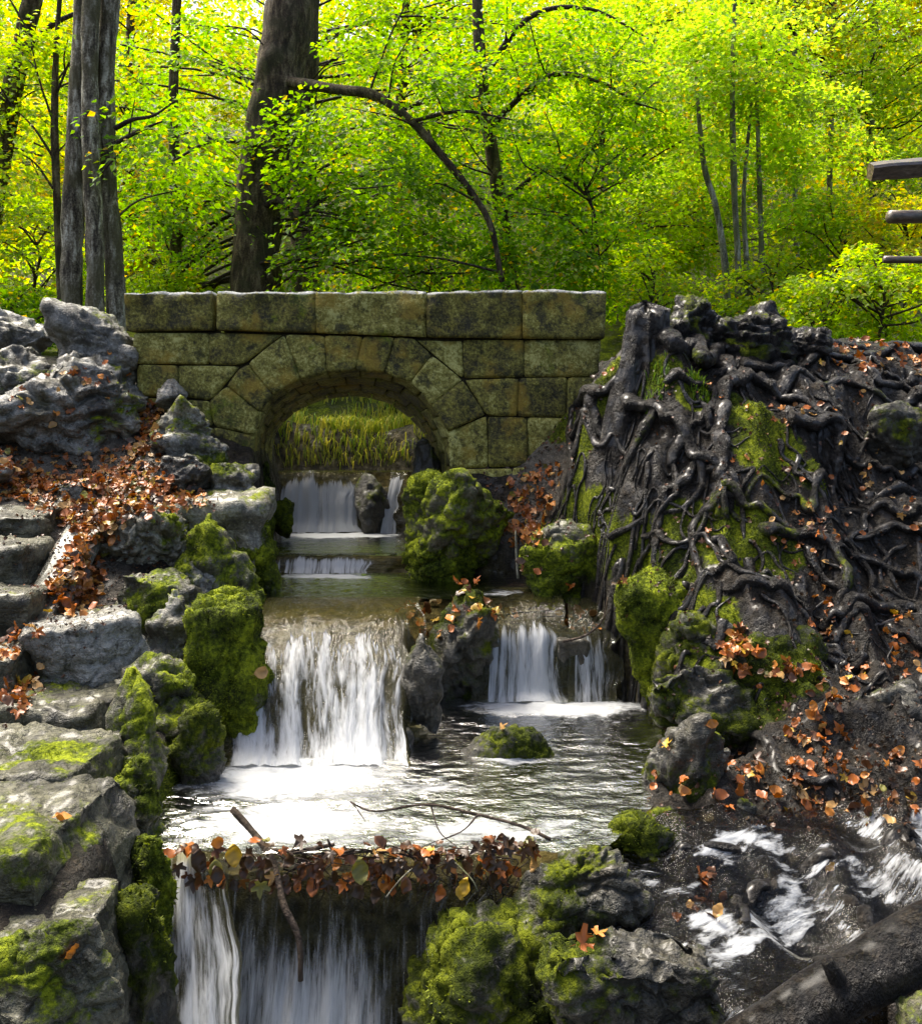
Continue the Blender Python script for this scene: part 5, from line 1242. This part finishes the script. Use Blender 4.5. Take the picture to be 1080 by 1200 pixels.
def litter(poly, n, size, p=None, tilt=0.35, lift=0.006, seed=0, indiv=0, label=None, group=None, clump=False):
    r = np.random.default_rng(seed); xs = [q[0] for q in poly]; ys = [q[1] for q in poly]; got = 0; tries = 0
    while got < n and tries < n * 6:
        tries += 1; px, py = r.uniform(min(xs), max(xs)), r.uniform(min(ys), max(ys))
        if not inpoly(px, py, poly): continue
        P, N = look(px, py)
        if P is None or N[2] < 0.35: continue
        if clump and vnoise(P[None] * 3.2, 55)[0] < r.uniform(-0.1, 0.35): continue
        P = P + N * r.uniform(lift, lift * 3.5); N = N + r.normal(0, tilt, 3); T = r.normal(0, 1, 3); S = r.uniform(*size)
        got += 1
        if got <= indiv: leaf_obj(P, N, T, S, int(r.integers(0, 9)), int(r.choice(8, p=p)), label, group)
        else:
            for a, b in zip(LIT, (P, N, T, S, np.array(LEAFCOL[int(r.choice(8, p=p))]) * r.uniform(0.75, 1.2))): a.append(b)
PB = np.array([0.22, 0.18, 0.12, 0.12, 0.20, 0.05, 0.09, 0.02])
LP = [(0,535),(60,560),(150,545),(172,470),(190,470),(190,545),(250,590),(185,600),(120,640),(112,700),(70,722),(60,690),(95,630),(60,600),(0,585)]
litter(LP, 950, (0.045, 0.085), PB, 0.40, seed=1)
litter([(100,560),(240,575),(190,600),(120,620),(80,610)], 220, (0.05, 0.09), PB, 0.45, 0.012, seed=2)
litter([(70,660),(118,640),(116,720),(60,725)], 90, (0.06, 0.10), PB, 0.5, 0.012, seed=3, indiv=20, label='curled brown leaf in the gully between steps and stream wall', group='leaves in the gully left of the wall')
GR = dict(label='fallen brown leaf on the root-laced slope at the right edge', group='leaves on the right slope')
litter([(955,690),(1080,660),(1080,800),(1010,800),(960,830),(930,760)], 70, (0.045, 0.08), PB, 0.5, 0.01, seed=4, clump=True, indiv=25, **GR)
litter([(935,830),(1000,800),(1060,890),(1080,900),(1080,975),(960,960),(920,900)], 100, (0.045, 0.08), PB, 0.5, 0.01, seed=5, clump=True, indiv=35, **GR)
litter([(870,480),(1080,430),(1080,660),(980,700),(900,640)], 80, (0.04, 0.065), PB, 0.4, 0.008, seed=6, clump=True)
litter([(980,395),(1080,400),(1080,440),(960,430)], 60, (0.05, 0.085), PB, 0.4, 0.008, seed=7)
litter([(830,740),(940,740),(950,790),(860,790)], 70, (0.05, 0.085), PB, 0.4, 0.008, seed=8, clump=True)
litter([(660,430),(880,420),(900,720),(700,720)], 22, (0.035, 0.055), PB, 0.4, 0.008, seed=9, clump=True)
litter([(590,560),(655,540),(660,590),(620,640),(600,620)], 110, (0.05, 0.085), PB, 0.4, 0.008, seed=10)
litter([(590,620),(630,610),(640,660),(600,690)], 40, (0.06, 0.09), PB, 0.5, 0.008, seed=11)
litter([(460,685),(600,675),(610,730),(480,760)], 75, (0.06, 0.10), np.array([0.15,0.2,0.15,0.15,0.1,0.15,0.1,0]), 0.6, 0.012, seed=12, indiv=14, label='wet leaf stuck on the mossy rock dividing the middle falls', group='leaves on the dividing rock')
litter([(650,680),(730,670),(725,740),(660,745)], 40, (0.06, 0.10), np.array([0.2,0.1,0.3,0.05,0.1,0.05,0.2,0]), 0.7, 0.015, seed=13)
litter([(600,890),(860,870),(960,960),(880,960)], 40, (0.05, 0.09), PB, 0.5, 0.008, seed=14)
litter([(780,1040),(860,1035),(850,1090),(790,1080)], 14, (0.05, 0.09), PB, 0.8, 0.02, seed=16)
litter([(0,460),(160,400),(160,470),(60,500)], 26, (0.05, 0.08), PB, 0.3, 0.008, seed=17)
litter([(0,740),(60,740),(30,830),(0,840)], 60, (0.05, 0.09), PB, 0.5, 0.01, seed=18)
litter([(600,350),(1080,400),(1080,960),(640,960)], 30, (0.04, 0.06), PB, 0.4, 0.008, seed=19, clump=True)
PD = np.array([0.03, 0.0, 0.42, 0.0, 0.0, 0.0, 0.55, 0.0])
litter([(650,420),(1080,395),(1080,960),(900,980),(760,960),(700,700)], 900, (0.014, 0.034), PD, 0.5, 0.004, seed=40)
litter([(860,900),(1080,860),(1080,980),(880,975)], 260, (0.014, 0.035), PD, 0.5, 0.004, seed=41)
litter([(0,500),(180,440),(260,590),(130,740),(0,860)], 900, (0.012, 0.03), PD, 0.5, 0.004, seed=42)
litter([(560,540),(690,470),(690,650),(600,690)], 350, (0.014, 0.034), PD, 0.5, 0.004, seed=43)
litter([(0,530),(160,525),(170,560),(0,590)], 170, (0.04, 0.075), PB, 0.4, 0.008, seed=44)
# single leaves that catch the eye
for (px, py, s, ti, ci, lb) in [(60,962,0.10,0,1,'single orange leaf on the big wall block'),(72,1122,0.06,3,1,'small tan leaf on the rough corner boulder'),(672,1108,0.11,2,4,'orange lobed leaf on the square-edged wet rock'),
     (692,1098,0.07,5,1,'smaller orange leaf beside the lobed one on the square-edged wet rock'),(296,790,0.10,4,3,'tan leaf on the bright moss cushion'),(825,850,0.07,1,1,'orange leaf on the pale-topped rock'),
     (588,858,0.06,2,3,'tan leaf on the low rock awash in the pool'),(75,480,0.10,2,0,'brown leaf on the largest grey boulder'),(972,505,0.13,8,3,'large ribbed tan leaf on the right slope'),(1005,930,0.12,5,3,'broad pale leaf near the side run'),
     (970,1025,0.06,1,5,'small yellow leaf in the side run')]:
    P, N = look(px, py)
    if P is not None: leaf_obj(P + N * 0.012, N, np.array([1, 0.3, 0.1]), s, ti, ci, lb, None)
if LIT[0]:
    P, N, T, S, C = [np.array(a) for a in LIT]; B = Bag(); ti = np.random.default_rng(3).integers(0, 9, len(P))
    for k2 in range(9):
        m = ti == k2
        if m.any():
            V, Fc, cc = scatter(TPL[k2][0], TPL[k2][1], P[m], N[m], T[m], S[m], C[m]); B.add(V, Fc, cc)
    V, Fc = B.get(); o = build('leaf_litter', V, Fc, M['litter'], colr=np.vstack(B.C)); tag(o, 'carpet of small orange and brown fallen leaves', 'leaf litter', kind='stuff')
# the leaf dam on the lip of the lowest fall
r = np.random.default_rng(31)
for k2 in range(235):
    u = r.random(); px = 205 + 425 * u; D = 4.40 + r.normal(0, 0.03)
    top = r.random() < 0.45
    py = (998 + 10 * (u - 0.2) - 22 * sstep(0.75, 1.0, u)) + (r.normal(-3, 6) if top else r.uniform(0, 34))
    if u < 0.35 and r.random() < 0.45: continue
    P = W(px, py, D - (0.0 if top else 0.05)); 
    if top: N = np.array([0, -0.4, 1]) + r.normal(0, 0.5, 3); T = np.array([r.normal(0, 1), -0.6, 0.1])
    else: N = np.array([r.normal(0, 0.5), -1, 0.25]); T = np.array([r.normal(0, 0.35), -0.05, -1.0])
    ci = int(r.choice(8, p=[0.13, 0.08, 0.28, 0.05, 0.05, 0.03, 0.34, 0.04]))
    leaf_obj(P, N, T, r.uniform(0.045, 0.085), int(r.integers(0, 9)), ci, 'wet leaf caught in the leaf dam on the lip of the lowest fall', 'leaves of the dam')
for (px, py, s, ti, ci, lb, dr) in [(273,1003,0.10,0,5,'bright yellow leaf bent over the lip at the left of the dam',-1),(420,1020,0.11,1,7,'long olive yellow leaf hanging from the middle of the dam',-1),(640,984,0.085,2,4,'red orange leaf at the right end of the dam',1),(655,966,0.085,5,5,'yellow leaf upright at the right end of the dam',1),
                               (232,1010,0.10,3,6,'dark folded leaf at the left end of the dam',-1),(252,1022,0.085,4,7,'green leaf hanging below the left end of the dam',-1)]:
    if dr > 0:
        P, N = look(px, py + 12); leaf_obj(P + N * 0.02, N + np.array([0, -0.6, 0.2]), np.array([0.3, 0, 1.0]), s, ti, ci, lb, None); continue
    leaf_obj(W(px, py - 15 * (-dr), 4.31), np.array([0.2, -1, 0.3]), np.array([0.1, -0.1, dr]), s, ti, ci, lb, None)
# dark peat and twigs that hold the dam together
B = Bag()
for k2 in range(60):
    px = r.uniform(330, 610); py = 1003 + r.uniform(-4, 30); B.tube([W(px, py, 4.40), W(px + r.normal(0, 14), py + r.uniform(5, 22), 4.37), W(px + r.normal(0, 18), py + r.uniform(22, 55), 4.36)], [0.004, 0.0015], 4, 0, 0, per=4)
for k2 in range(14):
    px = r.uniform(320, 560); B.tube([W(px, 1000, 4.36), W(px + 30, 1000 + r.normal(0, 6), 4.35), W(px + 70, 1002 + r.normal(0, 8), 4.36)], [0.004, 0.002], 4, 0, 0, per=4)
V, Fc = B.get(); tag(build('dam_rootlets', V, Fc, M['twig']), 'tangle of dark rootlets under the leaf dam', 'rootlets', kind='stuff')

# ---------------------------------------------------------------- moss tufts: the fuzz on mossy stone
def moss_fuzz():
    r = np.random.default_rng(8); PP, NN = [], []
    src = [(V, Fc, ms, 1.0) for o, V, Fc, ms in ROCKS]
    gt = tri(gf); s2 = (np.abs(gv[gt[:, 0], 0]) < 3.5) & (gv[gt[:, 0], 1] > 3.2) & (gv[gt[:, 0], 1] < 8.3); src.append((gv, gt[s2], gm, 1.0))
    for V, Fc, ms, k2 in src:
        a, b, c = V[Fc[:, 0]], V[Fc[:, 1]], V[Fc[:, 2]]; n = np.cross(b - a, c - a); ar = np.linalg.norm(n, axis=1) / 2; n = n / np.maximum(2 * ar[:, None], 1e-12)
        cen = (a + b + c) / 3; w = ar * sstep(0.55, 0.85, ms[Fc].mean(1)) * ((cen @ [0, 1, 0]) < 8.5)
        view = ((cen - [0, 0, CZ]) * n).sum(1) < 0.3; w = w * view
        m = int(w.sum() * 5200)
        if m < 5: continue
        f = r.choice(len(Fc), m, p=w / w.sum()); u = r.random((m, 2)); sw = u.sum(1) > 1; u[sw] = 1 - u[sw]
        PP.append(a[f] + u[:, :1] * (b - a)[f] + u[:, 1:] * (c - a)[f]); NN.append(n[f])
    P = np.vstack(PP); N = np.vstack(NN); n = len(P)
    if n > 140000: k2 = r.choice(n, 140000, replace=False); P, N = P[k2], N[k2]; n = len(P)
    d = N + r.normal(0, 0.55, (n, 3)) + [0, 0, 0.25]; h = r.uniform(0.008, 0.022, n)[:, None]; s = np.cross(d, r.normal(0, 1, (n, 3))); s = s / np.linalg.norm(s, axis=1, keepdims=True) * h * 0.28
    V = np.stack([P - s - N * 0.004, P + s - N * 0.004, P + d / np.linalg.norm(d, axis=1, keepdims=True) * h], 1).reshape(-1, 3)
    t = np.clip(0.5 + 0.5 * fbm(P * 4, 3, 3) * 1.6 + r.normal(0, 0.2, n), 0, 1)[:, None]
    c = np.array([0.018, 0.028, 0.003]) * (1 - t) + np.array([0.20, 0.24, 0.011]) * t
    o = build('moss', V, np.arange(3 * n).reshape(-1, 3), M['mosstuft'], smooth=False, colr=np.repeat(c, 3, 0)); tag(o, 'short fuzzy moss growing on the rocks and banks', 'moss', kind='stuff')
moss_fuzz()
print('tree leaves', CNT['leaf'], 'tris', sum(len(m.polygons) for m in bpy.data.meshes))
